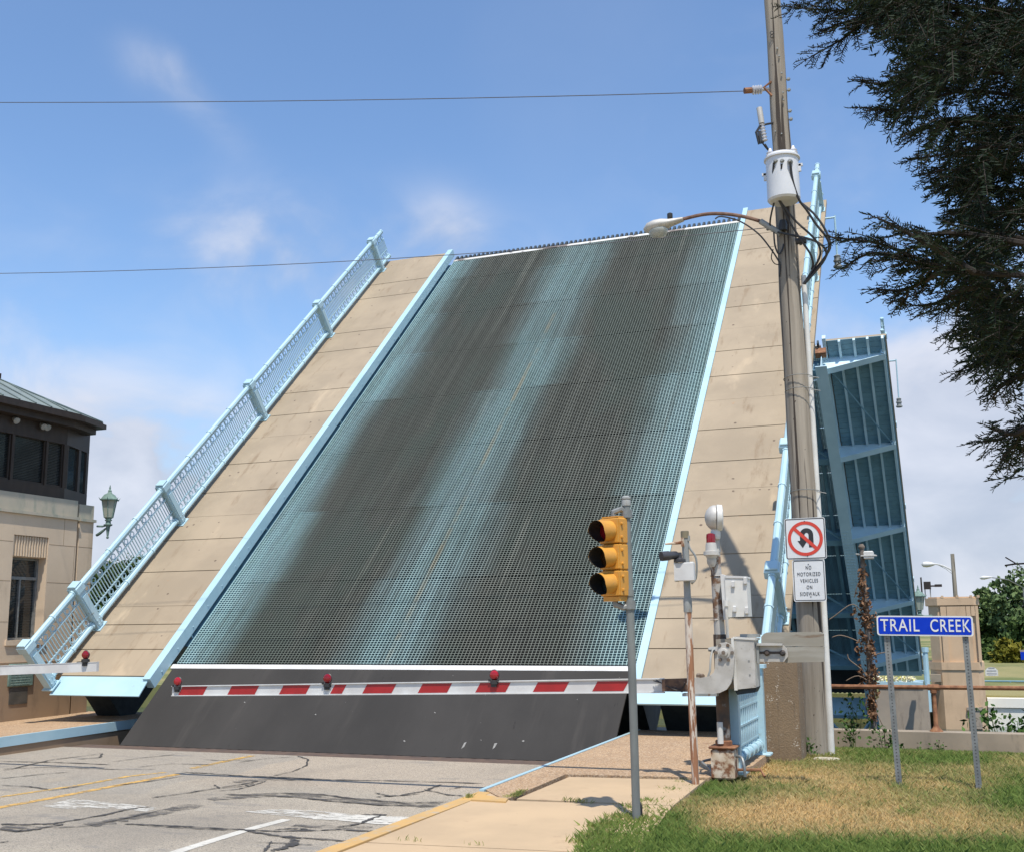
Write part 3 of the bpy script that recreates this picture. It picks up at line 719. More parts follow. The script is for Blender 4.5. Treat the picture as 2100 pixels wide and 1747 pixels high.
    for ug in (-14.15, -4.78):
        b_ = MB(T)
        b_.box(ug-.012, ug+.012, 2.6, 20.0, -gd-.1, -.10)
        b_.box(ug-.22, ug+.22, 2.6, 20.0, -gd-.14, -gd-.102); b_.box(ug-.18, ug+.18, 2.6, 20.0, -.099, -.082)
        if far:
            a = 2.9
            while a < 11.6:
                for du in (-.16, -.06, .06, .16): b_.lathe(T((ug+du, a, -gd-.14)), np.asarray(T((0, 0, -1)))-np.asarray(T((0, 0, 0))), [(.024, 0), (.018, .02)], 6) if False else b_.box(ug+du-.022, ug+du+.022, a-.022, a+.022, -gd-.162, -gd-.1405)
                a += .17
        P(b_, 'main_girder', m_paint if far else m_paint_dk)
    for i, a in enumerate(POSTS[1:]+[]):
        b_ = MB(T)
        b_.box(-14.13, -4.80, a-.012, a+.012, -.95, -.10); b_.box(-14.13, -4.80, a-.15, a+.15, -.985, -.952)
        P(b_, 'floor_beam', m_paint_dk)
        for sg, u0, u1 in ((1, -4.765, -2.45), (-1, -14.165, -16.5)):
            b_ = MB(T)
            b_.prism([(u0, a-.012, .05), (u0, a-.012, -.95), (u0+.35*sg, a-.012, -.86), (u1, a-.012, -.22), (u1, a-.012, .05)], np.asarray(NT0(T, (0, .024, 0))) if False else (0, .024, 0))
            b_.prism([(u0, a-.13, -.955), (u0+.35*sg, a-.13, -.865), (u1, a-.13, -.225), (u1, a-.13, -.20), (u0+.35*sg, a-.13, -.84), (u0, a-.13, -.93)], (0, .26, 0))
            b_.box(min(u1, u1-.16*sg), max(u1, u1-.16*sg), a-.16, a+.16, -.20, .05)
            P(b_, 'cantilever_bracket', m_paint)
    for us in ((-15.9, -15.3, -14.8, -4.1, -3.55, -3.05, -2.5, -16.45) if far else (-15.9, -14.9, -4.1, -3.2)):
        b_ = MB(T); wd = .045
        b_.box(us-wd, us+wd, 1.6, 20.3, -.10 if us not in (-2.5, -16.45) else -.16, .055)
        P(b_, 'sidewalk_stringer', m_paint)
    b_ = MB(T)
    for us in np.arange(-13.0, -5.0, 1.27): b_.box(us-.07, us+.07, 2.5, 20.0, -.34, -.09)
    P(b_, 'deck_stringer', m_paint_dk)
    # sway braces under the right-hand walk and between the floor beams
    b_ = MB(T)
    for i in range(1, 5):
        a0_, a1_ = POSTS[i], POSTS[i+1]
        if i != 3: b_.tube([(-4.55, a1_-.15, -.55), (-2.6, a0_+.15, -.14)], .028, 6)
        b_.tube([(-14.0, a0_, -.9), (-9.4, a1_, -.9)], .05, 5); b_.tube([(-4.9, a0_, -.9), (-9.4, a1_, -.9)], .05, 5)
    P(b_, 'sway_brace', m_paint_dk)
    if far:
        b_ = MB(T)
        for i in range(80): b_.box(-4.56, -2.44, 1.5+i*.235, 1.725+i*.235, .035, .058)
        P(b_, 'walk_underside', m_paint_dk)
    # counterweight in the pit; dark boxes added so gaps under the walks look shaded
    if not far:
        b_ = MB(T); b_.box(-12.9, -5.0, 2.3, 5.2, -2.2, -.4); P(b_, 'counterweight', m_dark)
        
        for q0, q1 in ((-16.45, -15.85), (-4.5, -2.5)): b_ = MB(T); b_.box(q0, q1, 1.75, 3.4, -1.5, -.02); P(b_, 'gap_shade_box', m_dark)
    return root
def T0n(T): return (0, 0, 1)
def NT0(T, v): return v
near = leaf('bascule_leaf', NT, (-9.43, 16.612, RZ), 'raised near drawbridge leaf with worn steel grating deck and dark steel apron')

# small navigation light hanging off the tip of each leaf's right side
def nav_light(T, parent, drop):
    b_ = MB(T); u = -2.42
    b_.tube([(u, 19.0, .2), (u+.32, 19.0, .2)], .03, 6); 
    b_.T = None
    p = np.asarray(T((u+.32, 19.0, .2))); q_ = p-np.array([0, 0, drop])
    b_.tube([p+np.array([0, 0, .05]), q_], .025, 6)
    o = b_.build('light_bracket', m_paint, parent)
    b_ = MB(); b_.lathe(q_-np.array([0, 0, .36]), (0, 0, 1), [(.10, 0), (.12, .02), (.12, .06), (.085, .07), (.085, .17), (.11, .18), (.11, .22), (.085, .23), (.085, .31), (.10, .33), (.05, .37)], 10)
    b_.build('navigation_light', m_galv_dull, parent)
nav_light(NT, near, 1.1)

# far leaf: the same structure mirrored across the channel, seen from below
TF = TH+R(1.3)
FE = np.array([-.22/18.8, -cos(TF), sin(TF)]); FQ = np.array([1.2, 57.0+1.44*cos(TF), -.50-1.44*sin(TF)])
_p = None
FTf = lambda p: FQ + np.array([p[0], 0, 0]) + p[1]*FE + p[2]*np.array([0, sin(TF), cos(TF)])
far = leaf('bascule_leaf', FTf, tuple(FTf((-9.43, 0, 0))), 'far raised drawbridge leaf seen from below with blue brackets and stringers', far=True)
nav_light(FTf, far, 1.5)
b_ = MB(FTf); b_.box(-5.0, -4.6, 19.9, 20.15, -.55, -.2); b_.build('tip_lock', m_rust, far)
# tail of the far leaf: girder continuing down to its trunnion, with bracing
b_ = MB(FTf)
for ug in (-14.15, -4.78):
    b_.box(ug-.012, ug+.012, -5.2, 2.58, -1.5, -.2); b_.box(ug-.22, ug+.22, -5.2, 2.58, -1.54, -1.502)
for k in range(4): b_.tube([(-14.0+2.3*k, -4.8, -1.2), (-11.7+2.3*k, -.4, -1.2)], .09, 5); b_.tube([(-11.7+2.3*k, -4.8, -1.2), (-14.0+2.3*k, -.4, -1.2)], .09, 5)
b_.box(-14.1, -4.8, -.3, -.05, -1.4, -.3); b_.box(-14.1, -4.8, -2.4, -2.2, -1.4, -.5)
b_.build('tail_girder', m_paint, far)

# fixed guard rail on the river wall seen through the gap under the near leaf
def lattice(name, x0, x1, Y, z0, label, cat):
    root = thing(name, ((x0+x1)/2, Y, z0), label, cat)
    b_ = MB(); b_.box(x0, x1, Y-.04, Y+.04, z0+.95, z0+1.05); b_.box(x0, x1, Y-.03, Y+.03, z0+.1, z0+.17)
    k = int((x1-x0)/.3)
    for i in range(k+1):
        x = x0+(x1-x0)*i/k; b_.box(x-.015, x+.015, Y-.015, Y+.015, z0+.17, z0+.95)
        if i < k:
            xm = x+(x1-x0)/k; b_.tube([(x, Y, z0+.17), (xm, Y, z0+.5)], .018, 4); b_.tube([(xm, Y, z0+.17), (x, Y, z0+.5)], .018, 4)
    b_.build('rail_panel', m_paint_dk, root); b_ = MB(); b_.box(x0-.1, x1+.1, Y-.15, Y+.35, z0-.12, z0+.04); b_.build('kerb', m_tower, root)
lattice('guard_rail', -17.6, -11.0, 22.6, -.10, 'dark blue lattice guard rail glimpsed in shade under the left sidewalk of the raised leaf', 'railing')
b_ = MB(); b_.box(-19, -2.3, 21.8, 23.2, -4.4, -.25); b_.box(-17.2, -2.2, 20.43, 21.79, -4.4, -2.2); tag(b_.build('pit_wall', m_peel), kind='structure')

# ================================================================== BRIDGE HOUSE (left)
XH = -17.42
hz = lambda x, y: atX(x, y, XH)
hut = thing('bridge_house', (XH-2, 16, zl(16)), 'limestone bridge tender house with dark glazed upper storey and green copper hip roof', 'building')
Y0h = 9.0
yw0, yw1 = hz(22, 1200)[1], hz(94, 1200)[1]          # lower window
zb, zt = hz(40, 1312)[2], hz(40, 1141)[2]
zfl = hz(60, 1098)[2]; zcop0, zcop1 = 4.20, 4.62
yrec0, yrec1, yend = hz(157, 1100)[1], hz(164, 1100)[1], hz(194, 1080)[1]
b_ = MB()
x0, x1 = XH-4.6, XH
zb0 = zl(16)-.3
# main wall with a real window opening
b_.box(x0, x1, Y0h, yw0, 1.22, zcop0-.002); b_.box(x0, x1, yw1, yrec0, 1.22, zcop0-.002)
b_.box(x0, x1, yw0+.001, yw1-.001, 1.22, zb); b_.box(x0, x1, yw0+.001, yw1-.001, zfl, zcop0-.002)
b_.box(x0, x1-.10, yrec0+.001, yrec1-.001, .2, zcop0-.03)
b_.box(x0, x1-.03, yrec1, yend, 1.22, zcop0-.002)
b_.box(x0, x1-.4, yw0+.002, yw1-.002, zb+.001, zfl-.001)
b_.build('wall', m_stone, hut)
b_ = MB()   # open mortar joints between the big blocks
for z in (2.02, 2.83, 3.62):
    b_.box(x1-.002, x1+.0015, Y0h, yw0-.02, z, z+.012); b_.box(x1-.002, x1+.0015, yw1+.02, yrec0, z, z+.012); b_.box(x1-.032, x1-.0285, yrec1, yend, z+.006, z+.018)
for y, z0_, z1_ in ((yw0-.55, 3.63, 4.2), (yw1+.42, 3.63, 4.2), (yw1+.75, 2.84, 3.61), (yw0-.7, 2.03, 2.82)): b_.box(x1-.002, x1+.0015, y, y+.010, z0_, z1_)
b_.build('mortar_joints', m_plinth, hut)
b_ = MB(); b_.box(x0, x1+.06, Y0h, yrec0+.02, zb0, 1.16); b_.box(x0, x1+.03, yrec1-.01, yend+.02, zb0, 1.16); b_.box(x0, x1+.045, Y0h, yrec0+.01, 1.162, 1.23); b_.box(x0, x1+.015, yrec1, yend+.01, 1.162, 1.23)
b_.build('plinth', m_plinth, hut)
b_ = MB(); b_.box(x0, x1+.05, Y0h, yrec0+.02, zcop0, zcop0+.06); b_.box(x0, x1-.01, Y0h, yrec0, zcop0+.062, zcop1); b_.box(x0, x1+.02, yrec1-.02, yend+.03, zcop0-.01, zcop0+.05); b_.box(x0, x1-.04, yrec1-.02, yend, zcop0+.052, zcop1-.06)
b_.box(x0, x1-.09, yrec0, yrec1, zcop0-.02, zcop1-.05)
b_.build('parapet', m_stone_green, hut)
b_ = MB(); n = 13; st = (yw1-yw0)/n
for i in range(n):
    b_.prism([(x1-.09, yw0+i*st, zt+.02), (x1-.02, yw0+(i+.25)*st, zt+.02), (x1-.02, yw0+(i+.6)*st, zt+.02), (x1-.09, yw0+(i+.9)*st, zt+.02)], (0, 0, zfl-zt-.03))
b_.box(x1-.4, x1-.091, yw0+.003, yw1-.003, zt+.005, zfl-.002)
b_.build('fluted_panel', m_stone, hut)
b_ = MB(); b_.box(x1-.30, x1+.04, yw0-.06, yw1+.06, zb-.10, zb+.002); b_.build('window_sill', m_stone, hut)
wn = MB(); xf = x1-.26
b1 = (yw1-yw0)
for y0_, y1_, z0_, z1_ in ((yw0+.002, yw0+.05, zb+.004, zt), (yw1-.05, yw1-.002, zb+.004, zt), (yw0+.051, yw1-.051, zb+.004, zb+.05), (yw0+.051, yw1-.051, zt-.04, zt), (yw0+.051, yw1-.051, zb+1.22, zb+1.28), (yw0+b1*.5-.02, yw0+b1*.5+.02, zb+.051, zb+1.219)):
    wn.box(xf-.04, xf+.03, y0_, y1_, z0_, z1_)
wo = wn.build('window', m_galv, hut)
b_ = MB(); b_.box(xf-.03, xf-.02, yw0+.05, yw1-.05, zb+.05, zt-.03); b_.build('pane', m_blind, wo)
# plaques on the plinth
pq = atX(16, 1382, x1+.06); pr = atX(65, 1382, x1+.06)
b_ = MB(); pz0, pz1 = atX(40, 1406, x1+.06)[2], atX(40, 1360, x1+.06)[2]
b_.box(x1+.061, x1+.10, pq[1], pr[1], pz0, pz1, .012); plq = b_.build('plaque', m_bronze, hut)
b_ = MB(); r_ = random.Random(3)
for i in range(8):
    z = pz1-.05-(pz1-pz0-.09)*i/7; y = pq[1]+.05
    while y < pr[1]-.09:
        wl = r_.uniform(.03, .09); b_.box(x1+.1005, x1+.105, y, min(y+wl, pr[1]-.04), z-.008, z+.008); y += wl+.018
b_.build('raised_lines', M('worn_bronze', (.28, .36, .31), (.2, .27, .23), .5), plq)
b_ = MB(); a_, c_ = atX(18, 1425, x1+.06), atX(55, 1425, x1+.06); z0_, z1_ = atX(36, 1443, x1+.06)[2], atX(36, 1409, x1+.06)[2]
b_.box(x1+.061, x1+.075, a_[1], c_[1], z0_, z1_); b_.build('plaque', M('dark_slate_plaque', (.07, .065, .055), (.10, .09, .075), .6, scale=5), hut)
# upper storey: dark timber frames round tinted glass, chamfered corner
UX = x1-.06; cham = .42; UY = atX(183, 930, UX-cham)[1]; ych = hz(141, 930)[1]
zu0, zu1 = zcop1-.04, 6.30
out_ = [(UX, Y0h), (UX, ych), (UX-cham, UY), (UX-3.2, UY), (UX-3.2, Y0h)]
b_ = MB(); b_.prism([(x-.09 if i in (0, 1) else x, y-(.09 if i in (2, 3) else 0), zu0+.3) for i, (x, y) in enumerate(out_)][::-1], (0, 0, 1.0)); b_.build('window_glass', m_blind, hut)
b_ = MB(); b_.prism([(x, y, zu0) for x, y in out_][::-1], (0, 0, .28)); b_.prism([(x, y, zu0+1.22) for x, y in out_][::-1], (0, 0, zu1-zu0-1.22))
def vpost(y, wd, dep=.10): b_.box(UX-dep, UX-.004, y, y+wd, zu0+.281, zu0+1.219)
for a_, c_ in ((26, 31), (97, 101), (134, 143)):
    ya, yc = hz(a_, 970)[1], hz(c_, 970)[1]; vpost(ya, yc-ya)
vpost(Y0h, .2); vpost(Y0h+2.2, .14); vpost(Y0h+4.4, .14); vpost(Y0h+6, .14)
ex = np.array([-cham, UY-ych, 0]); le = np.linalg.norm(ex); FC = frame((UX, ych, 0), ex)
b_.T = FC
for s0, s1 in ((0, .12), (le*.55, le*.55+.12), (le-.12, le)): b_.box(s0, s1, .003, .09, zu0+.281, zu0+1.219)
b_.T = None
b_.box(UX-cham-.12, UX-cham, UY-.10, UY-.003, zu0+.281, zu0+1.219)
b_.build('upper_frame', m_hutdark, hut)
b_ = MB()
for y0_, y1_ in ((hz(-60, 970)[1], hz(25, 970)[1]), (hz(31, 970)[1], hz(97, 970)[1]), (hz(101, 970)[1], hz(134, 970)[1])):
    b_.box(UX-.06, UX-.03, y0_+.01, y1_-.01, zu0+.285, zu0+.32); b_.box(UX-.06, UX-.03, y0_+.01, y0_+.035, zu0+.321, zu0+1.21); b_.box(UX-.06, UX-.03, y1_-.035, y1_-.01, zu0+.321, zu0+1.21)
b_.build('glazing_bead', m_hutdark, hut)
for yy in (hz(32, 870)[1], hz(88, 880)[1], hz(96, 882)[1]):
    b_ = MB(); b_.lathe((UX+.0, yy, 6.13), (1, -.2, -.7), [(.03, 0), (.055, .05), (.07, .14), (.05, .15)], 10); b_.build('floodlight', m_galv_dull, hut)
# eaves and hip roof
ev = .42; ZE = 6.28
EY = atX(218, 884, UX+ev-.25)[1]-.30; eo = [(UX+ev, Y0h), (UX+ev, ych+.05), (UX+ev-.25, EY+.30), (UX-3.4, EY+.30), (UX-3.4, Y0h)]
b_ = MB(); b_.prism([(x, y, ZE) for x, y in eo][::-1], (0, 0, .10)); b_.prism([(x-.05 if x > UX-1 else x, y-.05, ZE+.1005) for x, y in eo][::-1], (0, 0, .05)); b_.prism([(x-.16 if x > UX-1 else x, y-.14, ZE-.13) for x, y in eo][::-1], (0, 0, .129))
b_.build('eave', m_hutdark, hut)
pk = 1.55; ZR = 7.18
low = [np.array([x-.06 if x > UX-1 else x, y-.06, ZE+.152]) for x, y in eo]
top = [np.array([UX+ev-pk, Y0h, ZR]), np.array([UX+ev-pk, ych-1.05, ZR]), np.array([UX+ev-pk-.02, ych-1.03, ZR]), np.array([UX-3.4, ych-1.03, ZR]), np.array([UX-3.4, Y0h, ZR])]
b_ = MB()
for i in range(3): b_.poly([low[i], low[i+1], top[i+1], top[i]])
b_.poly(top[:2]+top[3:]); 
roof = b_.build('roof', m_patina_roof, hut)
b_ = MB()
def seam(p, q_): b_.tube([p+np.array([0, 0, .012]), q_+np.array([0, 0, .012])], .016, 5)
nseam = 22
for i in range(nseam+1):
    y = Y0h+(low[1][1]-Y0h)*i/nseam; ytop = min(y, top[1][1])
    # seams run up the slope; near the hip they stop on the hip line
    if y <= top[1][1]: seam(np.array([low[0][0], y, low[0][2]]), np.array([top[0][0], y, ZR]))
    else:
        f_ = (low[1][1]-y)/(low[1][1]-top[1][1]); seam(np.array([low[0][0], y, low[0][2]]), np.array([low[0][0]+(top[0][0]-low[0][0])*f_, y, low[0][2]+(ZR-low[0][2])*f_]))
for i in (1, 2): seam(low[i], top[i])
b_.build('roof_seams', M('roof_seam_metal', (.10, .14, .135), (.08, .11, .11), .5), roof)
b_ = MB(); b_.box(UX-3.4, top[0][0]+.10, Y0h, ych-.93, ZR-.03, ZR+.09); b_.box(UX-3.4, top[0][0]-.2, Y0h, ych-1.25, ZR+.091, ZR+.17); b_.build('roof_cap', m_hutdark, hut)

# bracket lantern on the far corner of the house
lp = np.array([-17.05, 19.55, 0])
def lantern(name, base, sc, label, wall, mat=m_bronze):
    """hexagonal bracket lantern; wall: direction of the bracket back to the wall"""
    o = np.asarray(base, float); root = thing(name, o, label, 'lantern', 'copper wall lanterns'); up_ = (0, 0, 1)
    z = lambda h: o+np.array([0, 0, h*sc])
    b_ = MB(); b_.lathe(z(0), up_, [(.03*sc, -.55*sc), (.05*sc, -.50*sc), (.03*sc, -.47*sc), (.075*sc, -.12*sc), (.14*sc, -.08*sc), (.16*sc, -.05*sc), (.10*sc, -.03*sc), (.08*sc, .06*sc), (.13*sc, .10*sc), (.09*sc, .14*sc), (.15*sc, .19*sc)], 12)
    wv = np.asarray(wall, float); e = o+wv
    b_.tube([z(-.06), o+wv*.5+np.array([0, 0, -.10*sc]), e+np.array([0, 0, -.08*sc])], .035*sc, 6)
    b_.tube([z(-.12), o+wv*.45+np.array([0, 0, -.26*sc]), o+wv*.8+np.array([0, 0, -.36*sc]), e+np.array([0, 0, -.40*sc])], [.02*sc, .05*sc, .06*sc, .05*sc], 6)
    b_.build('bracket', mat, root)
    b_ = MB(); b_.lathe(z(0), up_, [(.15*sc, .20*sc), (.255*sc, .80*sc), (.10*sc, .80*sc)], 6, False); b_.build('glass', m_amber_glass, root)
    b_ = MB(); b_.lathe(z(0), up_, [(.33*sc, .80*sc), (.34*sc, .84*sc), (.30*sc, .86*sc), (.20*sc, 1.00*sc), (.09*sc, 1.06*sc), (.06*sc, 1.12*sc), (.07*sc, 1.15*sc), (.03*sc, 1.2*sc), (.035*sc, 1.24*sc), (.005*sc, 1.36*sc)], 6, False)
    for k in range(6):
        a = 2*pi*k/6; d = np.array([cos(a), sin(a), 0]) 
        b_.tube([z(.19)+d*.155*sc, z(.80)+d*.262*sc], .017*sc, 5); b_.tube([z(.80)+d*.31*sc, z(.90)+d*.38*sc], [.02*sc, .004], 4)
    b_.build('cap', mat, root); return root
lantern('wall_lantern', atd(222, 1072, 24.6), .63, 'green copper lantern on a bracket at the corner of the bridge house', (-.36, .06, 0))

# ================================================================== FAR BANK
YT = 60.0
tw = thing('bridge_tower', tuple(atY(1968, 1495, YT)), 'tan limestone bridge pier tower with recessed panels across the channel', 'tower')
fp = lambda x, y, d=0: atY(x, y, YT+d)
xa, xb, xc = fp(1905, 1350)[0]+.03, fp(1930, 1350)[0], fp(2016, 1350)[0]
z_ = lambda y: fp(1968, y)[2]
zc = z_(1225); 
b_ = MB()
def octo(o, z0, z1, inset=0):
    i = inset
    b_.prism([(xa+i, YT+.55, z0), (xb, YT+i, z0), (xc-.25-i, YT+i, z0), (xc-i, YT+.3, z0), (xc-i, YT+3, z0), (xa+i, YT+3, z0)], (0, 0, z1-z0))
octo(0, -4.3, z_(1373)); octo(0, z_(1373)+.002, z_(1357)-.002, -.05); octo(0, z_(1357), z_(1240), .10); octo(0, z_(1240)+.002, zc, -.03)
b_.build('shaft', m_tower, tw)
b_ = MB()
for x0_, x1_ in ((1931, 1946), (1962, 1966), (1984, 1989), (1993, 2000)):
    pass
def pil(px0, px1, py0, py1): 
    A, B = fp(px0, 1300)[0], fp(px1, 1300)[0]; b_.box(A, B, YT-.005, YT+.098, z_(py1), z_(py0))
pil(1932, 1944, 1242, 1357); pil(1985, 1994, 1242, 1357); pil(1945, 1984, 1242, 1263); pil(1995, 2003, 1242, 1262)
pil(2004, 2010, 1242, 1357)
b_.build('panel_frame', m_tower, tw)
b_ = MB()
for x in (1932, 1963, 1991, 2006): A = fp(x, 1222)[0]; b_.box(A-.06, A+.06, YT-.04, YT+.3, zc+.002, zc+.12)
octo(0, zc+.001, zc+.06, .12)
b_.build('coping', m_tower, tw)
b_ = MB(); A = fp(1910, 1383); b_.box(A[0]-.05, A[0]+.45, YT-.3, YT+.2, z_(1397), z_(1382)); b_.build('stone_corbel', m_rwall, tw)
b_ = MB(); A = fp(1993, 1465); b_.box(A[0]-.1, A[0]+.45, YT-.12, YT-.005, -3.3, z_(1455)); b_.box(A[0]-.2, A[0]+.55, YT-.16, YT-.005, z_(1455)+.002, z_(1449)); b_.build('hatch', m_peel, tw)
b_ = MB(); A = fp(1900, 1370); b_.tube([(A[0], YT-.4, -2.5), (A[0], YT-.4, z_(1332))], .13, 8); b_.tube([(A[0], YT-.4, z_(1336)), (A[0], YT-.4, z_(1326))], .17, 8); 
tag(b_.build('blue_bollard_post', m_paint, None, (A[0], YT-.4, -2.5)), 'pale blue round post beside the far bridge tower below the tip of the walk', 'post')
lantern('wall_lantern', fp(1886, 1258, -.9), 1.05, 'verdigris lantern bracketed on the corner of the far limestone tower', (.55, .5, 0))
ft = thing('floodlight_stand', tuple(fp(1903, 1216, .6)), 'dark floodlight box on two short legs atop the far limestone tower', 'floodlight')
A = fp(1902, 1205, .6); b_ = MB(); b_.box(A[0]-.17, A[0]+.17, YT+.4, YT+.8, A[2]-.06, A[2]+.32); b_.lathe((A[0]-.28, YT+.6, A[2]-.3), (0, 0, 1), [(.04, 0), (.04, .85)], 6); b_.build('housing', m_hutdark, ft)
b_ = MB(); b_.box(A[0]-.15, A[0]-.10, YT+.5, YT+.6, zc, A[2]-.06); b_.box(A[0]+.10, A[0]+.15, YT+.5, YT+.6, zc, A[2]-.06); b_.build('legs', m_galv_dull, ft)
b_ = MB(); b_.tube([(A[0]+.17, YT+.6, A[2]+.1), (A[0]+.35, YT+.6, A[2]+.1)], .04, 6); b_.box(A[0]+.35, A[0]+.7, YT+.5, YT+.72, A[2]+.05, A[2]+.18); b_.build('camera_arm', m_hutdark, ft)
# weathered wall and blue-framed doorway left of the tower
b_ = MB(); A, B = fp(1806, 1450)[0], fp(1906, 1450)[0]; b_.box(A, B, YT-.9, YT+2, -4.3, z_(1410)); b_.prism([(A, YT-.9, -4.3), (A, YT-.9, z_(1428)), (A-.35, YT-.9, z_(1445)), (A-.35, YT-.9, -4.3)][::-1], (0, 2, 0))
tag(b_.build('abutment_wall', m_peel, None, (A, YT, -4.3)), 'weathered peeling concrete abutment wall at the foot of the far tower', 'wall')
b_ = MB(); b_.box(A-1.2, B-.2, YT-.95, YT+1.5, z_(1409), z_(1397)); tag(b_.build('planter_ledge', m_paint, None, (A, YT, z_(1409))), 'pale blue ledge along the top of the far abutment wall carrying flowers', 'ledge')
V = []; Fq = []; tn = []; r_ = np.random.default_rng(5)
for i in range(260):
    c = np.array([r_.uniform(A-.2, B-.6), YT-.6+r_.uniform(-.2, .2), z_(1396)+r_.uniform(0, .22)]); d = r_.normal(0, .06, (4, 3)); b0 = len(V); V += list(c+d); Fq.append((b0, b0+1, b0+2, b0+3)); tn += [r_.uniform(0, 1)]*4
o = fast_mesh('flower_bed', V, Fq, mk_leaf('flower_petals', (.75, .68, .22), (.8, .76, .78)), None, (A, YT, z_(1396)), tn); tag(o, 'pale yellow and white flowers along the ledge below the far leaf', 'flowers', kind='stuff')

# tall street lamp far behind the tower
sl = thing('street_lamp', tuple(fp(1958, 1250, 20)), 'grey wooden pole with a white arched street lamp far behind the limestone tower', 'street lamp')
sp = lambda x, y: atY(x, y, YT+20)
b_ = MB(); A, B = sp(1953, 1135), sp(1959, 1214); b_.tube([(B[0], B[1], -1.3), B, A], [.16, .14, .12], 8); b_.build('pole', m_pole, sl)
b_ = MB(); b_.tube([sp(1956, 1172), sp(1948, 1166), sp(1936, 1160), sp(1922, 1156), sp(1910, 1155)], .055, 6); b_.tube([sp(1956, 1178), sp(1940, 1166), sp(1925, 1158)], .025, 5); b_.build('arm', m_white, sl)
A = sp(1903, 1157); b_ = MB(); b_.T = frame(A, (1, 0, 0)); b_.add([], []); 
b_.lathe((.42, 0, .02), (-1, 0, 0), [(.07, 0), (.16, .25), (.20, .5), (.17, .72), (.02, .85)], 10); b_.build('lamp_head', m_white, sl)
sl2 = thing('street_lamp', tuple(sp(2040, 1250)), 'white cobra street lamp head poking out of the trees at the right edge', 'street lamp')
A = sp(2022, 1184); b_ = MB(); b_.T = frame(A, (1, 0, 0)); b_.lathe((-.4, 0, 0), (1, 0, .05), [(.02, 0), (.11, .1), (.13, .3), (.08, .55), (.03, .8)], 10); b_.build('lamp_head', m_white, sl2)
b_ = MB(); b_.tube([A+np.array([.4, 0, 0]), A+np.array([1.4, 1.5, -.1]), A+np.array([2.4, 3.5, -.6]), A+np.array([2.5, 3.6, -4.6])], [.03, .04, .05, .08], 6); b_.build('pole', m_galv, sl2)

# promenade across the water: white river wall, blue railing, arched sign
WY = 62.0
pw = lambda x, y: atY(x, y, WY)
b_ = MB(); xw0 = pw(2026, 1450)[0]; zt_ = pw(2060, 1431)[2]; zm_ = pw(2060, 1450)[2]
b_.box(xw0, 60, WY, WY+.55, -4.3, zm_-.03); b_.box(xw0, 60, WY-.10, WY+.6, zm_, zt_)
tag(b_.build('river_wall', M('white_wall_paint', (.80, .78, .70), (.74, .72, .64), .6, scale=.8), None, (xw0, WY, -4.3)), 'long white river wall with a projecting cap on the far bank', 'wall')
rl = thing('promenade_railing', (xw0+4, WY+9, -1.6), 'light blue two-rail railing on the grass of the far bank', 'railing')
pr_ = lambda x, y: atY(x, y, WY+9)
b_ = MB(); zA, zB = pr_(2060, 1396)[2], pr_(2060, 1417)[2]; xs = pr_(2016, 1400)[0]
b_.tube([(xs-3, WY+9, zA), (60, WY+9, zA)], .045, 6); b_.tube([(xs-3, WY+9, zB), (60, WY+9, zB)], .045, 6); b_.build('rails', m_paint_dk, rl)
b_ = MB(); x = pr_(2072, 1400)[0]-4.2
while x < 58: b_.tube([(x, WY+9, -1.9), (x, WY+9, zA)], .05, 6); x += 2.1
b_.build('railing_posts', m_paint_dk, rl)
sg = thing('park_sign', tuple(atY(2034, 1412, 76)), 'white arched notice board with a dark blue base on the far bank', 'sign')
s_ = lambda x, y, d=0: atY(x, y, 76+d)
b_ = MB(); xl, xr_ = s_(2021, 1380)[0], s_(2047, 1380)[0]; zl0, zl1 = s_(2034, 1393)[2], s_(2034, 1376)[2]; xm = (xl+xr_)/2; rr_ = (xr_-xl)/2
pts = [(xl, 76, zl0), (xr_, 76, zl0)]+[(xm+rr_*cos(pi*k/10), 76, zl1+rr_*.72*sin(pi*k/10)) for k in range(11)]
b_.prism(pts, (0, .1, 0)); pan = b_.build('panel', m_white, sg)
b_ = MB()
for i, (wf, dz) in enumerate(((.5, .22), (.75, .05), (.8, -.12), (.55, -.26))): b_.box(xm-rr_*wf, xm+rr_*wf, 75.985, 75.998, zl1+dz-.025, zl1+dz+.025)
b_.build('faded_text_lines', M('faded_ink', (.35, .36, .4), (.3, .3, .35), .6), pan)
b_ = MB(); b_.box(xl, xr_+.1, 75.99, 76.12, s_(2034, 1402)[2], zl0-.01); b_.box(xl+.2, xl+.35, 76, 76.1, -1.7, s_(2034, 1402)[2]); b_.box(xr_-.35, xr_-.2, 76, 76.1, -1.7, s_(2034, 1402)[2]); b_.build('base_panel', m_signblue, sg)
b_ = MB(); b_.box(xm-.3, xr_-.2, 75.975, 75.988, s_(2034, 1399)[2], s_(2034, 1396)[2]); b_.build('red_strip', m_red, sg)
bb = thing('banner_sign', tuple(atY(2100, 1400, 70)), 'dark blue banner sign at the right edge in front of the trees', 'sign')
A, B = atY(2094, 1352, 70), atY(2125, 1336, 70); b_ = MB(); b_.box(A[0], B[0], 70, 70.06, A[2], B[2]); b_.build('panel', m_signblue, bb)
b_ = MB(); b_.box(A[0]+.45, A[0]+.55, 70.07, 70.15, -1.6, B[2]+.1); b_.box(A[0]-.02, B[0]+.02, 70.07, 70.12, B[2], B[2]+.12); b_.build('post', m_wood, bb)

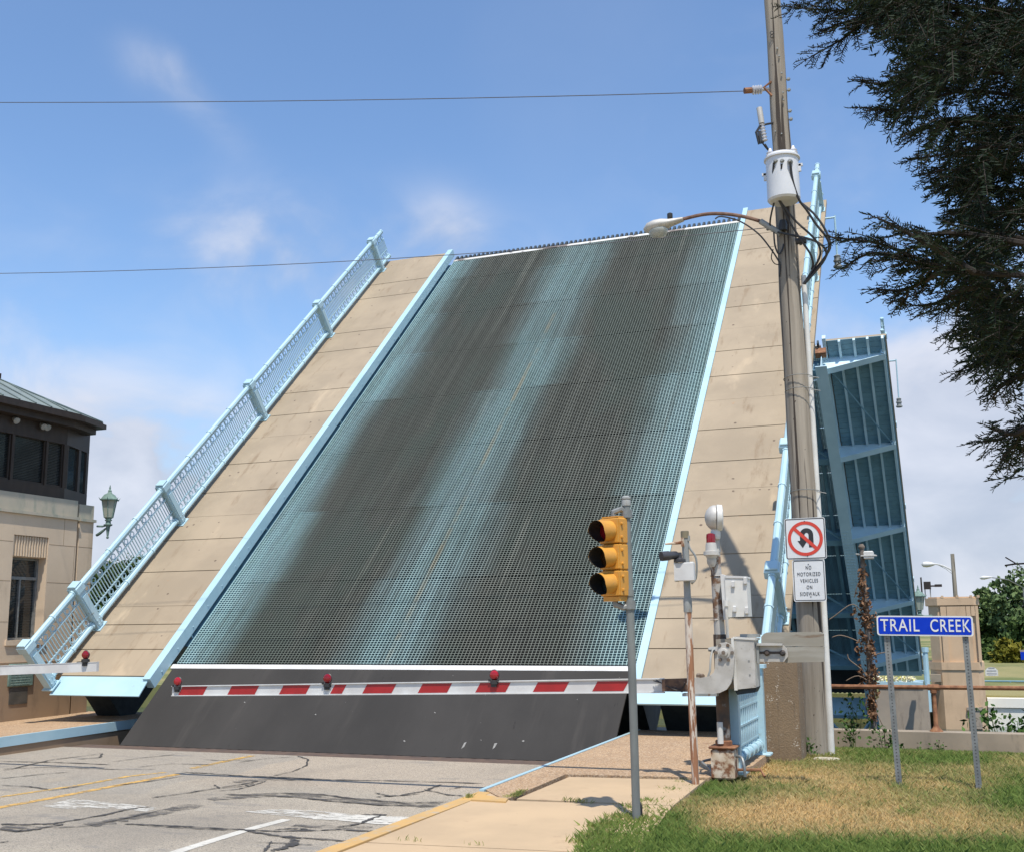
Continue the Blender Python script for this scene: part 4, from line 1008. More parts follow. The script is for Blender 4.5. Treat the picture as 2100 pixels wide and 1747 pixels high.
# ================================================================== NEAR RIVER WALL AND ITS PIPE RAIL
b_ = MB(); YW = 20.05; zwt = .055
b_.box(-2.25, 40, YW, YW+.36, -4.3, zwt); tag(b_.build('river_wall', m_rwall, None, (0, YW, -.3)), 'low weathered concrete river wall along the edge of the lawn', 'wall')
pr = thing('pipe_railing', (0, YW+.18, zwt), 'rusty brown single pipe railing on the low river wall', 'railing')
zp = atY(1850, 1408, YW+.18)[2]
b_ = MB(); b_.tube([(-2.2, YW+.18, zp), (12, YW+.18, zp)], .036, 8); b_.build('rail', m_rust, pr)
for i, x in enumerate((atY(1917, 1450, YW+.18)[0], atY(1917, 1450, YW+.18)[0]+2.6, atY(1917, 1450, YW+.18)[0]+5.2)):
    b_ = MB(); b_.lathe((x, YW+.18, zwt), (0, 0, 1), [(.11, 0), (.10, .02), (.055, .06), (.038, .10), (.036, zp-zwt-.10), (.055, zp-zwt-.09), (.055, zp-zwt-.04)], 10); b_.tube([(x-.09, YW+.18, zp), (x+.09, YW+.18, zp)], .05, 8); b_.build('railing_post', m_rust, pr)

# concrete pier block at the end of the bridge railing
YB = 15.75
b_ = MB(); A = atY(1547, 1450, YB)[0]; B = atY(1639, 1450, YB)[0]; zt_ = atY(1590, 1352, YB)[2]
b_.box(A, B, YB, YB+.55, -.3, zt_, .015); tag(b_.build('pier_block', m_block, None, (A, YB, -.1)), 'brown concrete end block with exposed pebbles beside the utility pole', 'block')
# fixed railing panel between the gate and that block
XR_ = -2.46
fr_ = thing('bridge_railing', (XR_, 14.6, zr(14.6)), 'pale blue fixed railing panel behind the gate post with shadow across it', 'railing')
y0_, y1_ = 13.55, 15.42
zz = zr(14.5); 
b_ = MB(); b_.tube([(XR_, y0_, zz+.15), (XR_, y1_, zz+.15)], .065, 10)
for i in range(6): y = y0_+.1+i*(y1_-y0_-.2)/5; b_.tube([(XR_, y-.03, zz+.15), (XR_, y+.03, zz+.15)], .082, 10)
b_.tube([(XR_, y0_, zz+1.06), (XR_, y1_, zz+1.06)], .065, 10)
for h in (.27, .50, .72, .94): b_.box(XR_-.014, XR_+.014, y0_, y1_, zz+h-.012, zz+h+.012)
b_.build('rails', m_paint, fr_)
b_ = MB(); n = 11; st = (y1_-y0_)/n
for i in range(n+1):
    y = y0_+st*i; b_.box(XR_-.013, XR_+.013, y-.013, y+.013, zz+.16, zz+1.05)
    if i < n:
        for h0, h1 in ((.27, .50), (.72, .94)):
            b_.prism([(XR_-.01, y+.01, zz+h0+.01), (XR_-.01, y+st-.01, zz+h0+.01), (XR_-.01, y+st/2, zz+h1-.01)], (.02, 0, 0))
b_.build('balusters', m_paint, fr_)
for y in (y0_-.02, y1_+.06):
    b_ = MB(); b_.box(XR_-.13, XR_+.09, y-.06, y+.06, zz+.005, zz+1.15); b_.box(XR_-.19, XR_+.16, y-.13, y+.13, zz+.002, zz+.04, .01); b_.box(XR_-.16, XR_+.13, y-.1, y+.1, zz+1.152, zz+1.2); b_.build('railing_post', m_paint, fr_)

# ================================================================== UTILITY POLE AND WHAT HANGS ON IT
UPB = lawn(1673, 1549); YP = UPB[1]
up = lambda x, y, d=0: atY(x, y, YP+d)
pole = thing('utility_pole', tuple(UPB), 'tall weathered grey wooden utility pole standing in the lawn by the bridge', 'utility pole')
ctr = [(1673, 1549, .205), (1668, 1400, .20), (1647, 1000, .188), (1620, 600, .162), (1603, 300, .142), (1584, 0, .128)]
pts = [up(x, y) for x, y, _ in ctr]; d_ = pts[-1]-pts[-2]; d_ /= np.linalg.norm(d_)
pts = [pts[0]-np.array([0, 0, .4])]+pts+[pts[-1]+d_*.7]; rs = [.205]+[r for *_, r in ctr]+[.12]
# densify so the bark-grey shaft can be a little crooked
PP, QQ = [], []
for i in range(len(pts)-1):
    for k in range(4):
        f_ = k/4; PP.append(pts[i]*(1-f_)+pts[i+1]*f_+np.array([.006*sin(i*3+k*2), .006*cos(i*2+k), 0])); QQ.append(rs[i]*(1-f_)+rs[i+1]*f_)
PP.append(pts[-1]); QQ.append(rs[-1])
b_ = MB(); b_.tube(PP, QQ, 20); b_.build('shaft', m_pole, pole)
b_ = MB(); b_.tube([up(1648, 566, .02), up(1679, 1060, .0), up(1692, 1300, -.04), up(1705, 1548, -.06)], [.040, .044, .048, .052], 10); b_.build('conduit_guard', m_ltgrey, pole)
b_ = MB()
for y, x in ((778, 1634), (804, 1637), (1010, 1648)):
    c = up(x, y); b_.ring(c+np.array([.03, 0, 0]), (0, .12, 1), .225, .006, 20, 4); b_.tube([c+np.array([.2, -.12, 0]), c+np.array([.34, -.15, -.04])], .006, 4)
b_.build('wire_band', m_galv, pole)
b_ = MB()
for x, y, s_ in ((1617, 163, 1), (1618, 185, 1), (1620, 228, 1), (1622, 245, 1), (1612, 470, 1), (1575, 470, -1), (1642, 500, 1), (1630, 632, 0)):
    p = up(x, y, -.02); b_.tube([p-np.array([.16*s_, 0, 0]), p+np.array([.03*s_, -.12 if s_ == 0 else 0, 0])], .011, 5); b_.lathe(p, (1, 0, 0), [(.03, -.02), (.03, .02)], 6)
for x, y in ((1594, 100), (1598, 115), (1603, 150), (1606, 190), (1607, 205), (1590, 270), (1603, 275)): 
    p = up(x, y, -.145); b_.lathe(p, (0, -1, 0), [(.013, -.02), (.013, .012)], 6)
b_.build('bolts', m_galv_dull, pole)
b_ = MB(); c = up(1583, 72, -.15); b_.T = frame(c, (1, 0, 0))
for zo in (.032, -.028): b_.ring((0, -.004, zo), (0, 1, 0), .026, .006, 12, 4)
b_.build('painted_figure', m_cable, pole)

# strain insulator and fused cutout are bolted to the pole
b_ = MB(); A, B = up(1578, 183, -.05), up(1526, 187, -.25); ax = B-A; L_ = np.linalg.norm(ax); 
b_.lathe(A, ax, [(.02, 0), (.03, L_*.15), (.03, L_*.3)]+sum([[(.075, L_*(.34+.10*i)), (.06, L_*(.37+.10*i)), (.028, L_*(.39+.10*i))] for i in range(4)], [])+[(.025, L_*.78), (.045, L_*.8), (.045, L_*.84), (.02, L_*.88), (.02, L_*.98)], 12)
ins = b_.build('strain_insulator', m_porcelain, pole)
b_ = MB(); b_.tube([up(1582, 168, -.1), up(1566, 180, -.12), up(1583, 197, -.1)], .02, 5); b_.lathe(B+(A-B)*.15, ax, [(.05, -.06), (.05, .06)], 8); b_.build('insulator_clevis', m_rust, ins)
b_ = MB(); A = up(1557, 222, -.25); B = up(1562, 254, -.25); b_.lathe(B, A-B, [(.045, 0), (.045, np.linalg.norm(A-B))], 10); b_.build('fuse_tube', m_alu, pole)
b_ = MB(); A, B = up(1561, 252, -.25), up(1569, 293, -.22); ax = B-A; L_ = np.linalg.norm(ax)
b_.lathe(A, ax, sum([[(.035, L_*(.1+.15*i)), (.052, L_*(.14+.15*i)), (.035, L_*(.18+.15*i))] for i in range(6)], []), 10); b_.build('cutout_insulator', m_porcelain, pole)
b_ = MB(); b_.tube([up(1563, 258, -.25), up(1573, 255, -.2), up(1585, 253, -.1)], .018, 5); b_.tube([up(1560, 258, -.28), up(1551, 272, -.3), up(1557, 296, -.28), up(1565, 292, -.22)], .022, 5); b_.tube([up(1557, 270, -.3), up(1561, 294, -.3)], .022, 6); b_.build('cutout_hinge', m_cable, pole)

tr = thing('transformer', tuple(up(1607, 418, -.45)), 'light grey cylindrical transformer can hung high on the utility pole', 'transformer')
A, B = up(1608, 414, -.47), up(1605, 326, -.47); H_ = np.linalg.norm(B-A); r_t = .245
b_ = MB(); b_.lathe(A, (0, 0, 1), [(r_t*.9, 0), (r_t, .03), (r_t, H_-.03)], 28); b_.build('tank', m_transf, tr)
b_ = MB(); top_ = A+np.array([0, 0, H_]); b_.lathe(top_, (0, 0, 1), [(r_t, -.03), (r_t+.025, -.025), (r_t+.025, .0), (r_t*.9, .05), (r_t*.4, .09)], 28); b_.build('lid', m_transf, tr)
b_ = MB()
for dx, dy in ((-.17, .02), (.17, .05)):
    b_ = MB(); b_.lathe(top_+np.array([dx, dy, .02]), (0, 0, 1), [(.05, 0), (.075, .03), (.05, .05), (.068, .07), (.045, .09), (.06, .11), (.035, .13), (.02, .18)], 12); b_.build('bushing', m_porcelain, tr)
b_ = MB()
for px in (1591, 1604, 1620): p = up(px, 331, -.70); b_.lathe(p+np.array([0, .05, 0]), (0, -1, 0), [(.04, 0), (.04, .05), (.02, .09)], 8)
b_.build('terminals', m_galv_dull, tr)
b_ = MB()
for s_, h in ((-1, .62), (1, .72)): b_.T = frame(A+np.array([s_*r_t, -.02, H_*h]), (1, 0, 0)); b_.box(-.035, .035, -.02, .02, -.06, .05); b_.box(.0 if s_ > 0 else -.06, .06 if s_ > 0 else 0, -.02, .02, .02, .06)
b_.T = None; b_.box(A[0]-.08, A[0]+.08, A[1]+r_t-.02, YP-.1, A[2]+H_*.75, A[2]+H_*.82); b_.box(A[0]-.08, A[0]+.08, A[1]+r_t-.02, YP-.1, A[2]+H_*.2, A[2]+H_*.27)
b_.build('mounting_lugs', m_transf, tr)
# cables
def zc_(p, d=-.35): return up(1304+.2503*p[0], 291.5+.2503*p[1], d)
cabs = [([(1130, 170), (1125, 300), (1150, 430), (1200, 530), (1250, 640), (1350, 800), (1430, 920), (1452, 1000), (1440, 1045)], -.72, .016),
        ([(1195, 180), (1180, 330), (1140, 470), (1108, 600), (1100, 680), (1120, 730)], -.74, .014),
        ([(1265, 170), (1285, 320), (1335, 470), (1400, 560), (1480, 680), (1560, 780), (1583, 870), (1520, 1000), (1380, 1165)], -.72, .018),
        ([(1150, 440), (1220, 540), (1310, 650), (1450, 780), (1510, 880), (1490, 980), (1375, 1165)], -.55, .018),
        ([(1160, 740), (1280, 765), (1400, 790), (1500, 830), (1560, 900), (1530, 990), (1382, 1165)], -.30, .018),
        ([(1340, 490), (1450, 580), (1540, 700), (1592, 830), (1560, 930), (1370, 1165)], -.40, .018),
        ([(650, 632), (700, 612), (850, 650), (1000, 750), (1100, 870), (1160, 960), (1182, 1010), (1175, 1105)], -.25, .012),
        ([(1130, 740), (1140, 850), (1172, 920), (1205, 870), (1212, 800)], -.30, .013), ([(1125, 880), (1110, 950), (1140, 1000), (1190, 1005)], -.28, .008),
        ([(1060, 20), (1100, 85)], -.55, .010), ([(1025, -10), (1060, 40), (1108, 95)], -.50, .012)]
b_ = MB()
def smooth_path(P, n=4):
    P = [np.asarray(p) for p in P]; out = []
    for i in range(len(P)-1):
        p0, p1, p2, p3 = P[max(i-1, 0)], P[i], P[i+1], P[min(i+2, len(P)-1)]
        for k in range(n):
            t_ = k/n; out.append(.5*((2*p1)+(-p0+p2)*t_+(2*p0-5*p1+4*p2-p3)*t_*t_+(-p0+3*p1-3*p2+p3)*t_**3))
    return out+[P[-1]]
for px, d, r in cabs:
    n = len(px); b_.tube(smooth_path([zc_(p, d*(1-i/(n-1))-.12*(i/(n-1))) for i, p in enumerate(px)]), r, 6)
c = zc_((1352, 812), -.3); b_.lathe(c, (1, 0, 0), [(.05, -.08), (.05, .08)], 8)
c = zc_((1205, 685), -.22); b_.lathe(c, (0, 0, 1), [(.06, -.08), (.07, .0), (.05, .08)], 8)
tag(b_.build('cable_bundle', m_cable, None, tuple(up(1650, 580))), 'looping black service cables running from the transformer into the white pole conduit', 'cables')

# road lamp on its arched arm
la = thing('road_lamp', tuple(up(1598, 478)), 'cobra head road lamp on a rusty arched arm fixed to the utility pole', 'street lamp')
b_ = MB(); d0 = -.2
b_.tube(smooth_path([up(1602, 482, -.1), up(1585, 470, d0), (up(1560, 455, d0)), up(1520, 444, d0), up(1478, 439, d0), up(1440, 441, d0), up(1390, 453, d0)]), .028, 8); b_.build('arm', M('dark_rusty_pipe', (.10, .05, .032), (.19, .11, .075), .75, scale=9, stretch=(1, 1, 1), spot=(.3, .25, .21), spot_scale=7, spot_lo=.62, spot_hi=.72), la)
b_ = MB(); b_.lathe(up(1590, 473, d0), up(1562, 456, d0)-up(1590, 473, d0), [(.045, -.1), (.045, .28)], 10); b_.build('arm_sleeve', m_galv_dull, la)
A, B = up(1394, 454, d0), up(1321, 474, d0); ax = B-A; L_ = np.linalg.norm(ax); ax /= L_
FL = (lambda o, ex, ey, ez: (lambda p: o+p[0]*ex+p[1]*ey+p[2]*ez*.62))(A, ax, np.array([0, 1, 0]), np.cross(ax, (0, 1, 0))*-1 if np.cross(ax, (0, 1, 0))[2] < 0 else np.cross(ax, (0, 1, 0)))
b_ = MB(FL); b_.lathe((-.06, 0, .02), (1, 0, 0), [(.055, 0), (.075, .10), (.10, .22), (.155, .34), (.17, .46), (.14, L_-.02), (.04, L_+.06)], 14); b_.build('lamp_head', m_alu, la)
b_ = MB(FL); b_.lathe((L_*.62, 0, -.10), (0, 0, -1), [(.155, 0), (.15, .07), (.11, .15), (.05, .20), (.01, .21)], 14); b_.build('lamp_bowl', m_lampglass, la)
b_ = MB(); p = up(1374, 449, d0); b_.lathe(p, (0, 0, 1), [(.04, 0), (.045, .01), (.045, .08), (.02, .095)], 10); b_.build('photocell', m_black, la)

# two spans of overhead wire
def wire(px, d0_, d1_, r, label, sag=0):
    n = 24; Q = []; xs_ = [p[0] for p in px]; ys_ = [p[1] for p in px]
    o_ = np.argsort(xs_); xs_ = np.array(xs_)[o_]; ys_ = np.array(ys_)[o_]
    co_ = np.polyfit(xs_, ys_, 2)
    for i in range(n+1):
        f_ = i/n; x = xs_[-1]+(xs_[0]-xs_[-1])*f_; Q.append(atd(x, np.polyval(co_, x), 1/((1-f_)/d0_+f_/d1_)))
    b_ = MB(); b_.tube(Q, r, 5); return tag(b_.build('overhead_wire', m_wire, None, tuple(Q[0])), label, 'wire')
dP = (up(1526, 187, -.25)-O)@FF
wire([(1524, 187), (1400, 192), (750, 205), (0, 211), (-700, 205)], dP, 24, .0075, 'upper dark overhead wire running left from the insulator on the pole')
dP = (up(1557, 468, -.25)-O)@FF
wire([(1590, 467), (1522, 470.5), (1304, 493), (1000, 519), (730, 540), (0, 556), (-700, 560)], dP, 24, .0065, 'lower overhead wire crossing in front of the raised leaf to the pole')

# signs on the pole
def rrect(wd, ht, r, n=5):
    P = []
    for cx_, cz_, a0 in ((wd/2-r, ht/2-r, 0), (-wd/2+r, ht/2-r, pi/2), (-wd/2+r, -ht/2+r, pi), (wd/2-r, -ht/2+r, 1.5*pi)):
        P += [(cx_+r*cos(a0+k*pi/2/n), cz_+r*sin(a0+k*pi/2/n)) for k in range(n+1)]
    return P
def plate(b_, P, y0, y1): b_.prism([(x, y0, z) for x, z in P], (0, y1-y0, 0))
def outline(b_, wd, ht, r, t, y, dy=-.0015):
    A, B = rrect(wd, ht, r), rrect(wd-2*t, ht-2*t, max(r-t, .004)); n = len(A)
    b_.add([(x, y+dy, z) for x, z in A]+[(x, y+dy, z) for x, z in B], [(i, (i+1) % n, n+(i+1) % n, n+i) for i in range(n)])
o = up(1651.5, 1103.5, -.27); T_ = yawframe(o, -5)
us = thing('no_u_turn_sign', tuple(o), 'square white no U-turn sign with red circle and slash on the utility pole', 'sign')
b_ = MB(T_); plate(b_, rrect(.585, .60, .035), 0, .003); b_.build('plate', m_signwhite, us)
b_ = MB(T_); outline(b_, .568, .583, .03, .013, 0); 
ar = .062; cx0 = .02; zc0 = .055; wdt = .034
pts = []
for k in range(13):
    a = pi*k/12; pts.append((cx0+(ar+wdt)*cos(a), zc0+(ar+wdt)*sin(a)))
for k in range(12, -1, -1):
    a = pi*k/12; pts.append((cx0+(ar-wdt)*cos(a), zc0+(ar-wdt)*sin(a)))
n = 13; b_.add([(x, -.0022, z) for x, z in pts], [(k, k+1, 25-k-1, 25-k) for k in range(12)])
b_.poly([(cx0+ar-wdt, -.0022, zc0), (cx0+ar+wdt, -.0022, zc0), (cx0+ar+wdt, -.0022, zc0-.185), (cx0+ar-wdt, -.0022, zc0-.185)])
b_.poly([(cx0-ar-wdt, -.0022, zc0), (cx0-ar+wdt, -.0022, zc0), (cx0-ar+wdt, -.0022, zc0-.10), (cx0-ar-wdt, -.0022, zc0-.10)])
b_.poly([(cx0-ar-wdt-.038, -.0024, zc0-.085), (cx0-ar+wdt+.038, -.0024, zc0-.085), (cx0-ar, -.0024, zc0-.19)])
b_.build('arrow_symbol', m_signblack, us)
b_ = MB(T_); n = 40
b_.add([(rr*cos(2*pi*k/n), -.0036, rr*sin(2*pi*k/n)) for rr in (.252, .205) for k in range(n)], [(k, (k+1) % n, n+(k+1) % n, n+k) for k in range(n)])
hw = .021; b_.poly([(-.165-hw*.7, -.0042, .155-hw*.7), (-.155+hw*.7-.01, -.0042, .165+hw*.7), (.165+hw*.7, -.0042, -.155+hw*.7), (.155-hw*.7+.01, -.0042, -.165-hw*.7)])
b_.build('prohibition_ring', M('sign_red_orange', (.60, .055, .03), (.56, .05, .03), .4), us)
b_ = MB(T_); b_.lathe((0, 0, .252), (0, -1, 0), [(.008, -.002), (.008, .006)], 8); b_.lathe((.02, 0, -.252), (0, -1, 0), [(.008, -.002), (.008, .006)], 8); b_.build('bolts', m_signblack, us)
o = up(1659.5, 1189.5, -.265); T_ = yawframe(o, -5)
ns = thing('sidewalk_sign', tuple(o), 'white lettered sign about motorized vehicles on the sidewalk, below the U-turn sign', 'sign')
b_ = MB(T_); plate(b_, rrect(.465, .60, .03), 0, .003); b_.build('plate', m_signwhite, ns)
b_ = MB(T_); outline(b_, .440, .575, .028, .010, 0); b_.lathe((0, 0, .232), (0, -1, 0), [(.008, -.002), (.008, .005)], 8); b_.lathe((.012, 0, -.232), (0, -1, 0), [(.008, -.002), (.008, .005)], 8); b_.build('border', m_signblack, ns)
for i, s_ in enumerate(('NO', 'MOTORIZED', 'VEHICLES', 'ON', 'SIDEWALK')):
    z = .183-.094*i; o2 = T_((0, -.003, z)); text(s_, .075, yawframe(o2, -5), ns, m_signblack, sx=.66, space=1.24)

# TRAIL CREEK sign on two perforated posts
YTC = 13.7
tp = lambda x, y, d=0: atY(x, y, YTC+d)
o = tp(1895.5, 1282.5, -.03); wdt_ = np.linalg.norm(tp(1994, 1283)-tp(1797, 1282)); 
tcs = thing('creek_sign', tuple(tp(1920, 1620)), 'blue name sign lettered TRAIL CREEK on two perforated steel posts in the lawn', 'sign')
ht_ = np.linalg.norm(tp(1895, 1303)-tp(1895, 1262))
ex = tp(1994, 1304-20.5)-tp(1797, 1261.5+20.2); T_ = frame(o, ex, None, np.cross(np.cross(ex, (0, 0, 1)), ex)); Tn = T_
b_ = MB(T_); plate(b_, rrect(wdt_, ht_, .03), 0, .003); pl = b_.build('plate', m_signwhite, tcs)
b_ = MB(T_); plate(b_, rrect(wdt_-.034, ht_-.032, .022), -.0022, -.0006); b_.build('blue_field', m_signblue, tcs)
for wd_, dx in (('TRAIL', -.256), ('CREEK', .268)):
    o2 = T_((wdt_*dx, -.0045, -.003)); text(wd_, ht_*.88, (lambda q: (lambda p: q+(Tn(p)-o)))(o2), tcs, m_signwhite, space=1.12, fat=.006, width=wdt_*.41)
b_ = MB(T_)
for x in (-wdt_*.405, wdt_*.41): b_.lathe((x, -.004, .0), (0, -1, 0), [(.009, 0), (.007, .006)], 8)
b_.build('bolts', m_galv_dull, tcs)
m_hole = M('hole_shadow', (.07, .07, .07), (.09, .09, .09), .8)
def perf_post(px0, px1, parent):
    A, B = tp(*px0), tp(*px1); ax = A-B; L_ = np.linalg.norm(ax); T2 = frame(B, (1, 0, 0), None, ax/L_) 
    b_ = MB(T2); b_.box(-.032, .032, 0, .05, -.25, L_, .006); po = b_.build('post', m_galv, parent)
    b_ = MB(T2); z = .06
    while z < L_-.03: b_.lathe((0, .002, z), (0, -1, 0), [(.0085, 0), (.0085, .0035)], 8); z += .0365
    b_.build('punched_holes', m_hole, po)
perf_post((1816, 1275), (1845, 1622), tcs); perf_post((1977, 1275), (2010, 1640), tcs)

# ================================================================== TRAFFIC GATE (right)
GB = wz(1487, 1592); YG = GB[1]
gp = lambda x, y, d=0: atY(x, y, YG+d)
gate = thing('traffic_gate', tuple(GB), 'grey crossing gate mechanism with long red and white striped arm lowered across the road', 'crossing gate', 'drawbridge crossing gates')
poly = lambda pts, d, th, b_: b_.prism([gp(x, y, d) for x, y in pts], (0, th, 0))
b_ = MB(); b_.tube([gp(1487, 1545), gp(1481, 1425), gp(1476, 1300)], .078, 12); b_.build('lower_post', M('dark_rusted_post', (.06, .045, .035), (.12, .07, .04), .8, scale=6, spot=(.20, .20, .19), spot_scale=4, spot_lo=.58, spot_hi=.65), gate)
b_ = MB(); b_.tube([gp(1476, 1300), gp(1469, 1180), gp(1464, 1095)], .064, 12); b_.lathe(gp(1465.5, 1128), (0, 0, 1), [(.075, -.02), (.075, .02)], 10)
for y in (1180, 1270): b_.ring(gp(1469, y), (0, 0, 1), .07, .006, 12, 4)
b_.build('upper_post', M('rusting_grey_post', (.42, .41, .38), (.36, .34, .31), .6, scale=5, spot=(.16, .085, .045), spot_scale=6, spot_lo=.50, spot_hi=.60), gate)
b_ = MB(); b_.tube([gp(1478, 1524, -.1), gp(1476, 1480, -.1)], .036, 10); b_.build('lit_post_bar', m_ltgrey, gate)  # pale bar added for the sunlit part of the lower post
b_ = MB(); b_.lathe(gp(1485, 1540), (0, 0, 1), [(.14, -.02), (.14, .02), (.10, .05), (.10, .12), (.085, .13)], 14); b_.build('post_flange', m_rust, gate)
A, B = gp(1459, 1588, -.14), gp(1505, 1540, -.14)
b_ = MB(); b_.box(A[0], B[0], A[1], A[1]+.30, A[2]-.05, B[2]+.02, .02); b_.build('base_box', m_rustwhite, gate)
b_ = MB(); b_.box(A[0]-.02, B[0]+.02, A[1]-.02, A[1]+.3, B[2]+.021, B[2]+.05, .01); b_.build('base_lid', m_rust, gate)
b_ = MB(); b_.tube(smooth_path([gp(1504, 1550, .0), gp(1520, 1552, -.1), gp(1526, 1570, -.15), gp(1528, 1592, -.15)]), .017, 8); b_.build('flexible_conduit', m_galv, gate)
b_ = MB(); b_.tube(smooth_path([gp(1459, 1556, .1), gp(1440, 1562, .0), gp(1456, 1575, -.05), gp(1462, 1592, -.1)]), .015, 8); b_.build('flexible_conduit', m_galv, gate)
b_ = MB(); b_.tube([gp(1505, 1578, .05), gp(1560, 1578, .1), gp(1568, 1592, .05)], .018, 6); b_.build('ground_pipe', m_rust, gate)
# housing
b_ = MB(); poly([(1503, 1309), (1546, 1312), (1550, 1409), (1511, 1413)], -.20, .34, b_); b_.build('housing', m_alu, gate)
b_ = MB(); poly([(1499, 1307), (1504, 1307), (1512, 1415), (1506, 1415)], -.23, .40, b_); poly([(1503, 1305), (1549, 1308), (1549, 1312), (1503, 1309)], -.21, .36, b_); b_.build('housing_flange', m_ltgrey, gate)
b_ = MB(); poly([(1468, 1310), (1500, 1308), (1507, 1412), (1472, 1412)], -.10, .2, b_); b_.build('gear_case', M('soiled_gear_case', (.30, .27, .22), (.24, .2, .15), .7, scale=5, spot=(.2, .12, .07)), gate)
b_ = MB(); poly([(1505, 1411), (1553, 1408), (1548, 1419), (1512, 1424)], -.15, .25, b_); b_.build('housing_base', m_dark, gate)
b_ = MB(); p = gp(1551, 1335, -.1); b_.box(p[0], p[0]+.03, p[1], p[1]+.06, p[2]-.13, p[2]+.08)
for x, y in ((1536, 1354), (1538, 1383)): b_.lathe(gp(x, y, -.2), (0, -1, 0), [(.010, -.003), (.010, .006)], 6)
p = gp(1537, 1308, .0); b_.box(p[0]-.1, p[0]+.12, p[1]-.06, p[1]+.06, p[2]+.012, p[2]+.05); b_.build('housing_latch', m_galv_dull, gate)
# J-shaped arm bracket
J_ = [(1466, 1335), (1468, 1325), (1476, 1318), (1487, 1316), (1498, 1321), (1505, 1332), (1506, 1345), (1504, 1380), (1499, 1400), (1490, 1413), (1476, 1420), (1458, 1423), (1412, 1422), (1412, 1389), (1438, 1389), (1454, 1386), (1463, 1379), (1466, 1370)]
b_ = MB(); poly(J_, -.30, .055, b_); b_.build('arm_bracket', m_alu, gate)
b_ = MB(); c = gp(1485, 1337, -.30); b_.lathe(c, (0, -1, 0), [(.072, 0), (.072, .012), (.05, .014), (.045, .035), (.03, .04)], 14)
b_.build('pivot_hub', m_alu, gate)
b_ = MB()
for k in range(6): a = pi/6+k*pi/3; q_ = c+np.array([.095*cos(a+pi/6), 0, .095*sin(a+pi/6)]); b_.lathe(q_, (0, -1, 0), [(.020, 0), (.020, .02)], 6)
b_.lathe(c, (0, -1, 0), [(.022, .041), (.022, .055)], 8)
for x, y in ((1433, 1386), (1440, 1387)): b_.lathe(gp(x, y, -.27), (0, 0, 1), [(.03, -.01), (.03, .02), (.015, .035)], 6)
b_.build('bracket_bolts', M('brown_bolts', (.13, .09, .06), (.2, .17, .14), .7), gate)
b_ = MB(); poly([(1357, 1392), (1420, 1390), (1422, 1418), (1358, 1417)], -.285, .10, b_); b_.build('arm_clamp', M('dark_rust_clamp', (.07, .04, .03), (.13, .075, .045), .8, scale=14, spot=(.4, .38, .34), spot_scale=30, spot_lo=.68, spot_hi=.74), gate)
b_ = MB(); poly([(1399, 1421), (1470, 1422), (1470, 1427), (1399, 1427)], -.31, .12, b_); b_.tube([gp(1467, 1330, -.1), gp(1461, 1333, -.15), gp(1458, 1345, -.2), gp(1456, 1375, -.28), gp(1452, 1387, -.28)], .012, 5); b_.lathe(gp(1463, 1331, -.1), (-1, -.3, 0), [(.03, -.06), (.035, .0), (.02, .06)], 8); b_.build('arm_stop', m_galv_dull, gate)
# the arm
yA = -.20
R0, R1 = gp(1362, 1405, yA), gp(353, 1416, yA); Lx = R1-R0; La = np.linalg.norm(Lx); TA = frame(R1, -Lx)
b_ = MB(TA); h0, h1 = .060, .074
b_.prism([(0, 0, -h0), (La, 0, -h1), (La, 0, h1), (0, 0, h0)], (0, .012, 0)); b_.prism([(0, -.02, h0), (La, -.02, h1), (La, -.02, h1+.012), (0, -.02, h0+.010)], (0, .06, 0)); b_.prism([(0, -.02, -h0-.010), (La, -.02, -h1-.012), (La, -.02, -h1), (0, -.02, -h0)], (0, .06, 0))
arm = b_.build('gate_arm', m_white, gate)
inv = lambda x: np.linalg.norm(atY(x, 1416+(1405-1416)*(x-353)/(1362-353), YG+yA)-R1)
for a_, c_ in ((370, 421), (471, 527), (577, 632), (682, 706), (748, 808), (862, 922), (980, 1042), (1098, 1162), (1220, 1284)):
    b_ = MB(TA); s0, s1 = inv(a_), inv(c_); hh = .058; sk = .035; b_.prism([(s0-sk, -.003, -hh), (s1-sk, -.003, -hh), (s1+sk, -.003, hh), (s0+sk, -.003, hh)], (0, .0025, 0)); b_.build('red_stripe', m_red, arm)
for x, y in ((365, 1398), (672, 1392), (1014, 1385)):
    p = atY(x, y, YG+yA); 
    b_ = MB(); b_.T = frame(p, (1, 0, 0)); b_.lathe((0, -.045, .01), (0, 1, 0), [(.02, 0), (.045, .008), (.06, .03), (.06, .06), (.045, .082), (.02, .09)], 14); lm = b_.build('warning_lamp', m_redlens, arm)
    b_ = MB(); b_.T = frame(p, (1, 0, 0)); b_.lathe((0, 0, -.05), (0, 0, -1), [(.03, -.0), (.055, .01), (.055, .05), (.03, .06)], 10); b_.box(-.035, .035, -.03, .03, -.135, -.105); b_.ring((0, 0, .01), (0, 1, 0), .062, .008, 16, 4); b_.lathe((-.06, -.035, -.05), (0, 1, 0), [(.015, 0), (.015, .02)], 6); b_.lathe((.06, -.035, -.05), (0, 1, 0), [(.015, 0), (.015, .02)], 6)
    b_.build('lamp_base', m_black, lm)
b_ = MB(); b_.tube(smooth_path([gp(1340, 1395, -.23), gp(1370, 1404, -.27), gp(1395, 1413, -.30), gp(1405, 1400, -.3)]), .006, 5); b_.tube(smooth_path([gp(1345, 1393, -.23), gp(1375, 1410, -.3), gp(1400, 1418, -.32)]), .006, 5); b_.build('arm_wiring', m_cable, gate)
